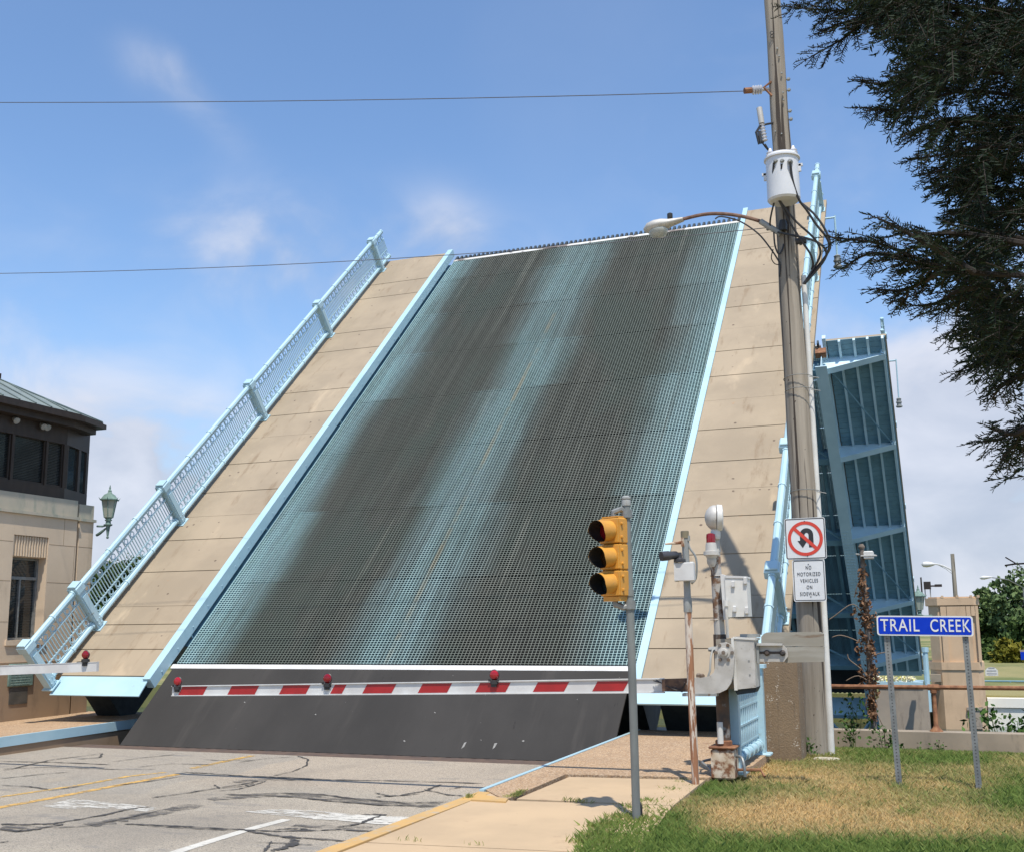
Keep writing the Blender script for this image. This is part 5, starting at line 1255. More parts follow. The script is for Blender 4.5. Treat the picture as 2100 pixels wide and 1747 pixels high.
# counterweight bracket and boards
b_ = MB(); poly([(1552, 1322), (1606, 1322), (1614, 1330), (1616, 1345), (1608, 1356), (1552, 1356)], -.06, .03, b_); poly([(1552, 1318), (1604, 1319), (1604, 1323), (1552, 1323)], -.12, .09, b_); b_.build('counterweight_bracket', m_alu, gate)
b_ = MB(); poly([(1554, 1335), (1610, 1335), (1610, 1340), (1554, 1340)], -.064, .003, b_)
for x in (1573, 1605): b_.lathe(gp(x, 1338, -.066), (0, -1, 0), [(.035, 0), (.035, .012), (.018, .03)], 10)
b_.build('slot_bolts', M('shadow_slot', (.03, .03, .03), (.08, .06, .05), .7), gate)
mb_ = M('weathered_grey_board', (.35, .335, .29), (.26, .24, .195), .85, scale=4, stretch=(.3, 1, 2), spot=(.16, .10, .06), spot_scale=5, spot_lo=.62, spot_hi=.75)
b_ = MB(); poly([(1566, 1299), (1572, 1296), (1682, 1295), (1689, 1299), (1690, 1324), (1561, 1325), (1561, 1305)], .0, .05, b_); b_.build('counterweight_board', mb_, gate)
b_ = MB(); poly([(1612, 1326), (1690, 1325), (1690, 1356), (1610, 1358)], -.012, .06, b_); b_.build('counterweight_board', mb_, gate)
# control cabinet, beacon and bell on the post
b_ = MB(); poly([(1486, 1180), (1530, 1182), (1535, 1263), (1490, 1265)], -.20, .26, b_); b_.build('control_cabinet', m_ltgrey, gate)
b_ = MB(); poly([(1477, 1176), (1486, 1179), (1492, 1266), (1484, 1270)], -.18, .24, b_); poly([(1487, 1179), (1531, 1181), (1531.5, 1185), (1487.5, 1184)], -.21, .27, b_); b_.build('cabinet_door_edge', m_white, gate)
b_ = MB()
for x, y in ((1504, 1197), (1507, 1248)): p = gp(x, y, -.2); b_.box(p[0]-.018, p[0]+.018, p[1]-.03, p[1]-.001, p[2]-.035, p[2]+.035, .006)
for x, y in ((1530, 1190), (1533, 1251)): p = gp(x, y, -.2); b_.box(p[0]-.025, p[0]+.012, p[1]-.03, p[1]+.02, p[2]-.04, p[2]+.04, .006)
b_.build('cabinet_latch', m_white, gate)
b_ = MB(); b_.tube([gp(1488, 1236, -.24), gp(1490, 1260, -.24), gp(1492, 1306, -.15)], .018, 8); b_.lathe(gp(1489, 1237, -.24), (0, 0, 1), [(.03, -.03), (.03, .04)], 8); b_.build('conduit', m_ltgrey, gate)
c = gp(1458, 1112, -.1)
b_ = MB(); b_.lathe(c, (0, 0, 1), [(.055, 0), (.056, .06), (.052, .10), (.03, .112)], 14); b_.build('red_beacon', m_redlens, gate)
b_ = MB(); b_.lathe(c, (0, 0, 1), [(.05, -.20), (.07, -.16), (.095, -.15), (.095, -.105), (.07, -.10), (.065, -.02), (.06, -.002)], 14); b_.lathe(c-np.array([0, 0, .2]), (0, 0, -1), [(.06, 0), (.055, .05), (.03, .09)], 10); b_.tube([c-np.array([0, 0, .24]), gp(1464, 1140)], .03, 6); b_.build('beacon_base', m_alu, gate)
c = gp(1466, 1061, -.04)
b_ = MB(); b_.lathe(c, (-.97, -.22, .02), [(.03, -.10), (.12, -.095), (.155, -.085), (.16, -.03), (.15, -.02)], 22); b_.lathe(c-np.array([0, 0, .16]), (0, 0, -1), [(.05, -.02), (.06, .02), (.06, .08), (.05, .10)], 10); b_.build('bell_housing', m_ltgrey, gate)
b_ = MB(); b_.lathe(c, (-.97, -.22, .02), [(.152, -.012), (.152, .02), (.135, .06), (.09, .10), (.03, .12)], 22); b_.build('bell_gong', m_alu, gate)

# ---- gate arm reaching in from the left
gl = thing('traffic_gate', tuple(atY(0, 1600, 13.2)), 'plain white gate arm with one red lamp reaching in from the left edge', 'crossing gate', 'drawbridge crossing gates')
YL = 13.2; A, B = atY(-260, 1384, YL), atY(198, 1366, YL); ax = B-A; La = np.linalg.norm(ax); TL = frame(A, ax)
b_ = MB(TL); b_.prism([(0, 0, -.075), (La, 0, -.07), (La, 0, .06), (0, 0, .065)], (0, .05, 0)); b_.prism([(0, -.006, .066), (La, -.006, .061), (La, -.006, .070), (0, -.006, .075)], (0, .06, 0)); ga = b_.build('gate_arm', m_white, gl)
p = atY(176, 1342, YL)
b_ = MB(); b_.T = frame(p, (1, 0, 0)); b_.lathe((0, -.045, 0), (0, 1, 0), [(.02, 0), (.045, .008), (.06, .03), (.06, .06), (.045, .082), (.02, .09)], 14); lm = b_.build('warning_lamp', m_redlens, ga)
b_ = MB(); b_.T = frame(p, (1, 0, 0)); b_.lathe((0, 0, -.055), (0, 0, -1), [(.03, -.0), (.06, .01), (.06, .05), (.03, .07)], 10); b_.box(-.035, .035, -.03, .03, -.16, -.12); b_.tube([(-.05, 0, -.10), (-.16, 0, -.105)], .008, 4); b_.ring((0, 0, 0), (0, 1, 0), .062, .008, 16, 4); b_.build('lamp_base', m_black, lm)
b_ = MB(); b_.T = frame(A, ax); b_.box(-.5, .05, -.15, .2, -.25, .25, .03); b_.T = None; b_.lathe((A[0]-.3, A[1]+.1, RZ), (0, 0, 1), [(.12, 0), (.1, 1.2)], 10); b_.build('housing', m_alu, gl)

# ================================================================== TRAFFIC SIGNAL
SB = lawn(1305, 1692); YS = SB[1]
sg_ = lambda x, y, d=0: atY(x, y, YS+d)
sig = thing('traffic_signal', tuple(SB), 'yellow three-lens traffic signal head on a slim grey pole at the lawn edge', 'traffic signal')
b_ = MB(); b_.tube([sg_(1306, 1700), sg_(1297, 1400), sg_(1292, 1236)], .040, 12); b_.tube([sg_(1292, 1236), sg_(1284.5, 1028)], .037, 12); b_.lathe(sg_(1291, 1215), (0, 0, 1), [(.044, -.03), (.044, .03)], 12)
b_.build('pole', M('grey_green_pole_paint', (.19, .205, .195), (.14, .15, .145), .5, scale=4, stretch=(1, 1, .3), spot=(.1, .085, .06), spot_scale=9, spot_lo=.64, spot_hi=.75), sig)
b_ = MB(); b_.lathe(sg_(1284, 1024), (0, 0, 1), [(.045, -.06), (.045, -.01), (.04, .0), (.046, .005), (.046, .02), (.03, .035)], 12); b_.build('pole_cap', m_galv_dull, sig)
hc = sg_(1252, 1141.5, -.10); Th = yawframe(hc, -23); pt = .2505
b_ = MB(Th)
for i in (-1, 0, 1):
    z = -i*pt
    b_.box(-.118, .118, .0, .13, z-.1235, z+.1235, .012); b_.box(-.112, .112, -.022, -.001, z-.118, z+.118, .008)
head = b_.build('signal_head', m_yellow, sig)
b_ = MB(Th); b_.box(-.10, .10, .002, .12, -.42, -.376); b_.box(-.10, .10, .002, .12, .376, .39)
for i in (-1, 0, 1):
    for dz in (-.08, .08): b_.lathe((.118, .03, -i*pt+dz*.8), (1, 0, 0), [(.014, 0), (.014, .018), (.006, .02)], 6)
b_.build('hinge_caps', m_yellow, head)
for i, (lm_, nm) in enumerate(((m_redlens_dk, 'red_lens'), (m_darklens, 'amber_lens'), (m_greenlens, 'green_lens'))):
    z = (1-i)*pt
    outer = MB(Th); inner = MB(Th); n = 26; gapa = .55; Ro, Ri = .102, .098
    for mbx, rr, r2_ in ((outer, Ro, Ro), (inner, Ri, Ri)):
        vs = []
        for k in range(n+1):
            a = -pi/2+gapa/2+(2*pi-gapa)*k/n; dd = .185-.08*max(0, -sin(a))**1.2
            for s_ in (0, .5, 1): vs.append((rr*cos(a), -.023-dd*s_, z+rr*sin(a)-.012*s_))
        mbx.add(vs, [(3*k+j, 3*k+j+1, 3*k+j+4, 3*k+j+3) for k in range(n) for j in (0, 1)], True)
    vi = outer.build('visor', m_yellow, sig); inner.build('visor_lining', m_black, vi)
    b_ = MB(Th); b_.lathe((0, -.022, z), (0, -1, 0), [(.102, 0), (.095, .012), (.06, .024), (.01, .03)], 22); b_.build(nm, lm_, sig)
b_ = MB()
t0 = Th((0, .06, .392)); b_.tube([t0, t0+np.array([.0, 0, .045]), t0+np.array([.08, .01, .07]), sg_(1285, 1053, 0)], .030, 8); b_.lathe(sg_(1285.5, 1053), (0, 0, 1), [(.055, -.04), (.055, .04)], 10)
t0 = Th((0, .06, -.42)); b_.tube([t0+np.array([0, 0, .03]), t0-np.array([.0, 0, .03]), t0+np.array([.08, .01, -.06]), sg_(1292, 1239, 0)], .034, 8); b_.lathe(sg_(1292, 1239), (0, 0, 1), [(.055, -.045), (.055, .04)], 10)
b_.build('bracket', m_galv, sig)
b_ = MB(); b_.tube(smooth_path([sg_(1307, 1640, .05), sg_(1314, 1650, .05), sg_(1315, 1672, .05), sg_(1311, 1690, .05)]), .012, 6); b_.build('ground_cable', m_cable, sig)

# ================================================================== RUSTY CAMERA POLE
CB = wz(1426, 1607); YC = CB[1]
cp = lambda x, y, d=0: atY(x, y, YC+d)
cpo = thing('camera_pole', tuple(CB), 'thin rust-streaked pole with white junction box and dark camera', 'camera pole')
b_ = MB(); b_.tube([cp(1427, 1612), cp(1417, 1400), cp(1411, 1250)], .043, 10); b_.build('lower_pole', m_rustpole, cpo)
b_ = MB(); b_.tube([cp(1411, 1252), cp(1407, 1150), cp(1404.5, 1098)], .040, 10); b_.lathe(cp(1410.5, 1240), (0, 0, 1), [(.05, -.08), (.05, .08)], 10); b_.build('upper_pole', m_galv_dull, cpo)
b_ = MB(); b_.lathe(cp(1404.3, 1094), (0, 0, 1), [(.048, -.05), (.048, .03), (.04, .035)], 10); b_.build('pole_cap', M('tarnished_cap', (.2, .17, .1), (.15, .13, .1), .5), cpo)
A, B = cp(1383, 1191, -.14), cp(1422, 1152, -.14); b_ = MB(); b_.box(A[0], B[0], A[1], A[1]+.09, A[2], B[2], .008); b_.build('junction_box', m_white, cpo)
b_ = MB()
for x, y in ((1386, 1154), (1419, 1154), (1388, 1189), (1420, 1190)): p = cp(x, y, -.1); b_.box(p[0]-.02, p[0]+.02, p[1]-.02, p[1]+.03, p[2]-.018, p[2]+.018)
b_.build('box_lugs', m_ltgrey, cpo)
b_ = MB(); p, q_ = cp(1390, 1137, -.1), cp(1356, 1140, -.25); b_.lathe(p, q_-p, [(.03, 0), (.045, .02), (.048, .10), (.055, .12), (.055, np.linalg.norm(q_-p)), (.04, np.linalg.norm(q_-p)+.002)], 12)
b_.lathe(cp(1394, 1150, -.1), (0, 0, 1), [(.07, -.01), (.07, .02), (.03, .04), (.025, .10)], 10); b_.build('camera', M('camera_black', (.03, .03, .034), (.05, .05, .055), .4), cpo)
b_ = MB(); A, B = cp(1402, 1111, -.03), cp(1364, 1115, -.08); b_.tube([A, B], [.022, .010], 6); b_.box(A[0]-.02, A[0]+.01, A[1]-.05, A[1]+.03, A[2]-.05, A[2]+.05); b_.build('bracket_arm', m_rustwhite, cpo)
b_ = MB(); b_.tube(smooth_path([cp(1410, 1104), cp(1414, 1122), cp(1426, 1140), cp(1429, 1160), cp(1427, 1185), cp(1418, 1196)]), .012, 6); b_.lathe(cp(1411, 1103), (0, 0, 1), [(.025, -.03), (.025, .03)], 8); b_.build('cable', m_galv_dull, cpo)

# ================================================================== VEGETATION
def proj(Pw):
    d = np.asarray(Pw, float)-O; z = d@FF
    return np.stack([CX+F_PX*(d@RR)/z, CY-F_PX*(d@UU)/z, z], -1)
def in_poly(x, y, poly):
    c = np.zeros(len(x), bool); n = len(poly)
    for i in range(n):
        x0, y0 = poly[i]; x1, y1 = poly[(i+1) % n]
        if y0 == y1: continue
        k = ((y0 > y) != (y1 > y)) & (x < (x1-x0)*(y-y0)/(y1-y0)+x0); c ^= k
    return c
rg = np.random.default_rng(11)

# ---- lawn: individual blades, green and dried
LAWN = [(1150, 1800), (1195, 1735), (1215, 1708), (1250, 1688), (1300, 1664), (1338, 1650), (1372, 1634), (1392, 1618), (1402, 1606), (1432, 1600), (1470, 1596), (1535, 1588), (1562, 1574), (1570, 1556), (1640, 1548), (1652, 1546), (1712, 1543), (1722, 1535), (2400, 1568), (2400, 1900), (1150, 1900)]
def sample_lawn(n):
    out = []
    tot = 0
    while tot < n:
        Y = 7.6*(20.0/7.6)**rg.random(60000); X = rg.uniform(-3.4, 5.5, 60000)
        P = np.stack([X, Y, lawn_z(Y)], -1); q_ = proj(P)
        k = in_poly(q_[:, 0], q_[:, 1], LAWN) & (q_[:, 0] < 2230) & (q_[:, 1] < 1880); P = P[k]; out.append(P); tot += len(P)
    return np.concatenate(out)[:n]
P = sample_lawn(270000); pj = proj(P)
def lob(x, y, cx_, cy_, sx_, sy_): return np.exp(-((x-cx_)/sx_)**2-((y-cy_)/sy_)**2)
x_, y_ = pj[:, 0], pj[:, 1]
def nz2(X, Y, f, seed):
    r_ = np.random.default_rng(seed); s_ = 0
    for k in range(7):
        a = r_.uniform(0, 2*pi); ff = f*(1.6**(k % 4)); s_ = s_+np.sin((X*cos(a)+Y*sin(a))*ff+r_.uniform(0, 6))/(1+.35*(k % 4))
    return s_/4
dry = .47 + .55*lob(x_, y_, 1560, 1672, 200, 48) + .33*lob(x_, y_, 1850, 1690, 300, 38) + .28*lob(x_, y_, 1740, 1600, 200, 30) + .2*lob(x_, y_, 2060, 1590, 160, 30)+.35*lob(x_, y_, 1560, 1585, 70, 22)
dry += -.85*lob(x_, y_, 1290, 1720, 130, 50) - .75*lob(x_, y_, 1500, 1760, 400, 24) - .7*lob(x_, y_, 1950, 1765, 420, 30) - .6*lob(x_, y_, 1460, 1625, 90, 18) - .5*lob(x_, y_, 1790, 1545, 80, 12) - .7*lob(x_, y_, 1945, 1562, 110, 13) - .55*lob(x_, y_, 2085, 1630, 60, 45) - .7*lob(x_, y_, 1862, 1671, 28, 7) - .4*lob(x_, y_, 1600, 1618, 40, 8)-.3*lob(x_, y_, 1410, 1680, 80, 22)
dry += .20*nz2(P[:, 0], P[:, 1], 2.2, 3)+.16*nz2(P[:, 0], P[:, 1], 7, 5)+rg.normal(0, .16, len(P))
dry = np.clip((dry-.12)/.80, 0, 1)
keep = rg.random(len(P)) > .25*lob(x_, y_, 1560, 1580, 60, 15)+.2*dry*rg.random(len(P)); P, dry, pj = P[keep], dry[keep], pj[keep]
def blades(P, dry, hs, wd, lean=.6):
    n = len(P); a = rg.uniform(0, 2*pi, n); h = hs*rg.uniform(.55, 1.35, n); ln = h*rg.normal(lean, .35, n)
    d = np.stack([np.cos(a), np.sin(a), np.zeros(n)], -1); s_ = np.stack([-np.sin(a), np.cos(a), np.zeros(n)], -1)*(wd*rg.uniform(.7, 1.3, n))[:, None]
    up_ = np.array([0, 0, 1.0]); mid = P+d*(ln*.35)[:, None]+up_*(h*.6)[:, None]; tip = P+d*ln[:, None]+up_*h[:, None]
    V = np.stack([P-s_, P+s_, mid+s_*.8, tip, mid-s_*.8], 1).reshape(-1, 3)
    F_ = (np.arange(n)*5)[:, None]+np.arange(5); tn = np.repeat(rg.random(n), 5); dr = np.repeat(dry, 5)
    return V, F_, tn, dr
V1 = blades(P, dry, (.034+.020*(1-dry))*rg.choice([.6, 1, 1.5], len(P), p=[.3, .5, .2]), .0030)
# taller tufts: along the walk edge, in the joints of the slabs, at the foot of posts
tp_, td = [], []
def tuft(px, n, spread, dr=.1, onwalk=False):
    c = wz(*px) if onwalk else lawn(*px)
    for _ in range(n): tp_.append(c+np.array([rg.normal(0, spread), rg.normal(0, spread), 0])); td.append(np.clip(rg.normal(dr, .15), 0, 1))
for px in [(1195, 1735), (1225, 1705), (1262, 1686), (1300, 1668), (1330, 1655), (1375, 1632), (1395, 1617), (1250, 1700), (1215, 1720)]: tuft(px, 130, .055)
for px in [(1310, 1690), (1300, 1692), (1440, 1600), (1460, 1597), (1500, 1594), (1530, 1590), (1655, 1547), (1700, 1545), (1640, 1550), (1845, 1622), (2010, 1640), (1600, 1556), (1575, 1560)]: tuft(px, 120, .06, .25)
V2 = blades(np.array(tp_), np.array(td), .085, .003, .5)
tp_, td = [], []
for a_, c_, n in (((966, 1634), (958, 1636), 60), ((1040, 1638), (1080, 1622), 90), ((1055, 1634), (1068, 1627), 120), ((1155, 1641), (1215, 1648), 60), ((815, 1723), (870, 1726), 14), ((948, 1731), (990, 1733), 8), ((1255, 1650), (1330, 1655), 30), ((0, 1537), (70, 1529), 26), ((60, 1531), (90, 1526), 18)):
    for _ in range(n):
        f_ = rg.random(); px = (a_[0]+(c_[0]-a_[0])*f_, a_[1]+(c_[1]-a_[1])*f_); p = wz(*px) if a_[0] > 200 else atz(px[0], px[1], RZ)
        tp_.append(p+np.array([rg.normal(0, .018), rg.normal(0, .018), 0])); td.append(np.clip(rg.normal(.25, .15), 0, 1))
V3 = blades(np.array(tp_), np.array(td), .04, .0028, .7)
Vs, Fs, ts, ds, b0 = [], [], [], [], 0
for V, F_, tn, dr in (V1, V2, V3): Vs.append(V); Fs.append(F_+b0); ts.append(tn); ds.append(dr); b0 += len(V)
go = fast_mesh('grass', np.concatenate(Vs), np.concatenate(Fs), m_grass, None, (0, 12, 0), np.concatenate(ts))
at_ = go.data.attributes.new('dry', 'FLOAT', 'POINT'); at_.data.foreach_set('value', np.concatenate(ds).astype(np.float32))
tag(go, 'patchy lawn of green and straw-dry grass', 'grass', kind='stuff')

# ---- leaf clumps
def leaf_quads(C, size, flat=.0, n_per=1, asp=.55):
    """one leaf per centre, randomly turned; pointed four-corner leaves"""
    n = len(C); a = rg.normal(0, 1, (n, 3)); a /= np.linalg.norm(a, axis=1)[:, None]; r_ = rg.normal(0, 1, (n, 3)); r_[:, 2] += flat
    b_ = np.cross(a, r_); b_ /= np.linalg.norm(b_, axis=1)[:, None]+1e-9; s_ = size*rg.uniform(.6, 1.35, n)[:, None]
    V = np.stack([C-a*s_*.5, C+b_*s_*asp*.5+a*s_*.05, C+a*s_*.55, C-b_*s_*asp*.5+a*s_*.05], 1).reshape(-1, 3)
    return V, np.arange(n*4).reshape(-1, 4)
def clump_points(c, rad, n_cl, n_leaf, cl_r, hollow=.55):
    c = np.asarray(c, float); rad = np.asarray(rad, float); d = rg.normal(0, 1, (n_cl, 3)); d /= np.linalg.norm(d, axis=1)[:, None]
    rr = (hollow+(1-hollow)*rg.random(n_cl)**.6)[:, None]*rg.uniform(.8, 1.12, n_cl)[:, None]; cc = c+d*rr*rad
    sz = rg.uniform(.5, 1.25, n_cl)*cl_r
    P = np.repeat(cc, n_leaf, 0)+rg.normal(0, .5, (n_cl*n_leaf, 3))*np.repeat(sz, n_leaf)[:, None]*np.array([1, 1, .7])
    t_ = np.repeat(rg.random(n_cl), n_leaf)*.6+rg.random(n_cl*n_leaf)*.4
    return P, t_
def tree(name, px, Y, r_px, zbase, mat, label, n_cl=95, n_leaf=52, leafsz=.42, group=None, squash=1.0, hollow=.5):
    c = atY(px[0], px[1], Y); k = (c-O)@FF/F_PX; r = r_px*k
    root = thing(name, (c[0], c[1], zbase), label, 'tree', group)
    b_ = MB(); b_.tube([(c[0], c[1], zbase-.2), (c[0]+.1*r, c[1], zbase+(c[2]-zbase)*.45), (c[0], c[1], c[2]+r*.2)], [r*.10, r*.075, r*.03], 8)
    for i in range(7):
        a = i*2.4; h = zbase+(c[2]-zbase)*rg.uniform(.35, .9); e = c+np.array([cos(a)*r*.75, sin(a)*r*.75, rg.uniform(-.2, .6)*r]); s0 = np.array([c[0], c[1], h]); b_.tube([s0, (s0+e)/2+np.array([0, 0, .12*r]), e], [r*.045, r*.03, r*.01], 5)
    b_.build('trunk', m_bark, root)
    P, t_ = clump_points(c, (r, r, r*squash), n_cl, n_leaf, r*.30, hollow); V, F_ = leaf_quads(P, leafsz, .3)
    fast_mesh('crown', V, F_, mat, root, BASE[root.name], np.repeat(t_, 4)); return root
gB = 'trees on the far bank'
for px, Y, r, mt, lb, kw in [((2014, 1272), 104, 50, m_tree1, 'dark green tree directly right of the far limestone tower', {}),
        ((2060, 1300), 112, 66, m_tree1, 'broad dark green tree in the middle of the far bank wood', {}),
        ((2092, 1250), 100, 60, m_tree3, 'taller paler green tree at the right edge of the photo', dict(squash=1.3)),
        ((2066, 1345), 92, 32, m_tree2, 'low yellowing olive tree in front of the dark far bank trees', dict(n_cl=45)),
        ((2118, 1325), 96, 56, m_tree1, 'shadowy tree behind the blue banner sign', {}),
        ((2028, 1352), 98, 42, m_tree1, 'low dark bushy tree behind the white arched sign', {}),
        ((2082, 1385), 102, 26, m_tree2, 'small yellow-green tree low at the right behind the promenade railing', dict(n_cl=40)),
        ((2040, 1345), 120, 58, m_tree1, 'dark wide tree filling the gap low behind the far bank wood', {}), ((2088, 1320), 122, 66, m_tree1, 'large dark tree at the back of the far bank wood near the right edge', {}),
        ((2017, 1222), 116, 18, m_tree3, 'light green treetop just over the tower corner', dict(n_cl=34)),
        ((2040, 1232), 118, 20, m_tree1, 'thin half-bare tree poking above the far wood', dict(n_cl=11, n_leaf=30, hollow=.2, leafsz=.35))]:
    tree('far_tree', px, Y, r, -1.2, mt, lb, group=gB, **kw)
gL = 'trees left of the raised leaf'
for px, Y, r, lb in [((248, 1195), 66, 52, 'green treetop seen through the lower left railing of the raised leaf'), ((205, 1222), 72, 44, 'dark tree half hidden behind the bridge house corner'), ((292, 1250), 78, 48, 'tree low behind the left sidewalk of the raised leaf'), ((150, 1240), 80, 50, 'tree mostly behind the bridge house')][:3]:
    tree('bank_tree', px, Y, r, -1.5, m_tree1, lb, group=gL, leafsz=.34)

# ---- weeds, bushes and stones near the pole and the river wall
def bush(name, px, Y, rpx, n, size, label, cat='weed', mat=None, zb=None, asp=.6, stretch=(1, 1, 1.1)):
    c = atY(px[0], px[1], Y); r = rpx*((c-O)@FF)/F_PX; zb = lawn_z(Y)-.05 if zb is None else zb
    root = thing(name, (c[0], c[1], zb), label, cat, 'weeds by the river wall' if cat == 'weed' else 'bushes behind the river wall'); b_ = MB()
    tips = []
    for i in range(9):
        e = c+rg.normal(0, .55, 3)*r*np.array(stretch); e[2] = max(e[2], zb+.04); tips.append(e)
        b_.tube([(c[0]+rg.normal(0, .1)*r, c[1], zb), (c*.5+e*.5)+np.array([0, 0, .02]), e], [.006, .005, .002], 4)
    b_.build('stems', m_weed_stem, root)
    P = np.concatenate([t_+rg.normal(0, .28, (n//9, 3))*r for t_ in tips]); V, F_ = leaf_quads(P, size, .6, asp=asp)
    fast_mesh('leaves', V, F_, mat or m_weed, root, BASE[root.name], np.repeat(rg.random(len(P)), 4)); return root
m_weed_stem = M('green_stem', (.12, .15, .05), (.09, .10, .04), .7)
bush('weed', (1648, 1528), 16.35, 24, 150, .055, 'leafy green weed between the concrete block and the foot of the utility pole')
bush('weed', (1748, 1520), 19.6, 26, 90, .07, 'sparse leafy weed against the river wall nearest the utility pole')
bush('weed', (1814, 1520), 19.55, 30, 260, .07, 'dense dark green bush against the river wall by the left sign post')
bush('weed', (1884, 1545), 19.7, 18, 45, .045, 'straggly small weed at the wall base right of the left sign post')
bush('weed', (1927, 1538), 19.7, 16, 50, .045, 'small upright weed at the wall base in the middle of the lawn edge')
bush('bush', (1752, 1478), 21.4, 34, 130, .085, 'leafy plant growing behind the river wall beside the utility pole', 'bush', zb=-.6)
bush('bush', (2050, 1488), 21.2, 40, 170, .12, 'dark leafed bush rising behind the river wall in front of the white far wall', 'bush', zb=-.6, asp=.5)
bush('bush', (2096, 1492), 21.3, 34, 120, .12, 'dark leafed bush behind the river wall at the right edge', 'bush', zb=-.6, asp=.5)
def stone(px, wd, th, label, mat):
    c = lawn(*px); b_ = MB(); n = 9; r_ = random.Random(px[0]); vs = []
    for h, k in ((-.03, 1.0), (th*.6, 1.0), (th, .86)): vs += [(c[0]+cos(2*pi*j/n)*wd*k*(1+.12*sin(j*2.3)), c[1]+sin(2*pi*j/n)*wd*.38*k*(1+.15*cos(j*1.7)), c[2]+h+.006*sin(j*3)) for j in range(n)]
    b_.add(vs, [(l*n+j, l*n+(j+1) % n, (l+1)*n+(j+1) % n, (l+1)*n+j) for l in (0, 1) for j in range(n)]+[tuple(2*n+j for j in range(n))])
    tag(b_.build('stone', mat, None, tuple(c)), label, 'stone')
stone((1695, 1562), .19, .06, 'flat pale stone lying in the grass below the utility pole', M('pale_stone', (.52, .47, .36), (.44, .39, .3), .9, scale=9, bump=.4, bscale=40))
stone((1607, 1553), .07, .04, 'small whitish stone beside the brown concrete block', M('white_stone', (.6, .55, .45), (.5, .45, .36), .9, bump=.4))

# ---- post smothered in a dead vine, with a floodlight
vp = thing('vine_post', tuple(atY(1793, 1496, 20.7)), 'old post wrapped in brown dead vine with a white floodlight on top', 'post')
v_ = lambda x, y, d=0: atY(x, y, 20.7+d)
b_ = MB(); b_.tube([v_(1796, 1560), v_(1790, 1450), v_(1778, 1290), v_(1767, 1122)], [.055, .05, .045, .04], 10); b_.lathe(v_(1767, 1124), (0, 0, 1), [(.055, 0), (.06, .03), (.03, .08)], 10); b_.build('post', M('old_grey_post', (.20, .17, .145), (.12, .095, .075), .85, scale=8, bump=.4), vp)
b_ = MB(); A, B = v_(1772, 1146, -.1), v_(1791, 1129, -.1); b_.box(A[0], B[0], A[1]-.05, A[1]+.12, A[2], B[2], .015); b_.box(A[0]-.05, B[0]+.05, A[1]-.06, A[1]+.10, (A[2]+B[2])/2-.02, (A[2]+B[2])/2); b_.build('floodlight', m_white, vp)
b_ = MB(); A, B = v_(1755, 1136), v_(1795, 1138); b_.tube([A, B], .018, 6); b_.build('crossbar', m_galv_dull, vp)
P = []
for k in range(120):
    y = 1150+rg.random()*325; wd = 3.5+3*np.exp(-((y-1235)/45)**2)+11*np.exp(-((y-1325)/60)**2)+4*np.exp(-((y-1400)/40)**2); cx_ = 1767+(y-1122)*.072+rg.normal(-.2*wd, wd*.8); dp_ = rg.normal(0, .08)
    for _ in range(rg.integers(8, 24)): P.append(v_(cx_+rg.normal(0, 3), y+rg.normal(0, 6), dp_+rg.normal(0, .04)))
V, F_ = leaf_quads(np.array(P), .07, 0, asp=.55); fast_mesh('dead_vine', V, F_, m_vine, vp, BASE[vp.name], np.repeat(rg.random(len(P)), 4))
b_ = MB()
for px in ([(1775, 1270), (1750, 1238), (1712, 1262), (1700, 1270)], [(1783, 1330), (1755, 1312), (1725, 1302), (1706, 1306)], [(1785, 1395), (1765, 1370), (1742, 1352), (1738, 1340)], [(1787, 1400), (1760, 1385), (1735, 1395)], [(1789, 1440), (1800, 1465), (1812, 1490)], [(1780, 1350), (1800, 1340), (1822, 1336)], [(1768, 1180), (1758, 1200), (1752, 1225)], [(1786, 1420), (1775, 1445), (1788, 1470)]):
    b_.tube(smooth_path([v_(x, y, -.05) for x, y in px]), [.009]*(4*(len(px)-1))+[.003], 4)
b_.build('vine_stems', M('dry_stem', (.22, .17, .13), (.15, .11, .08), .9), vp)

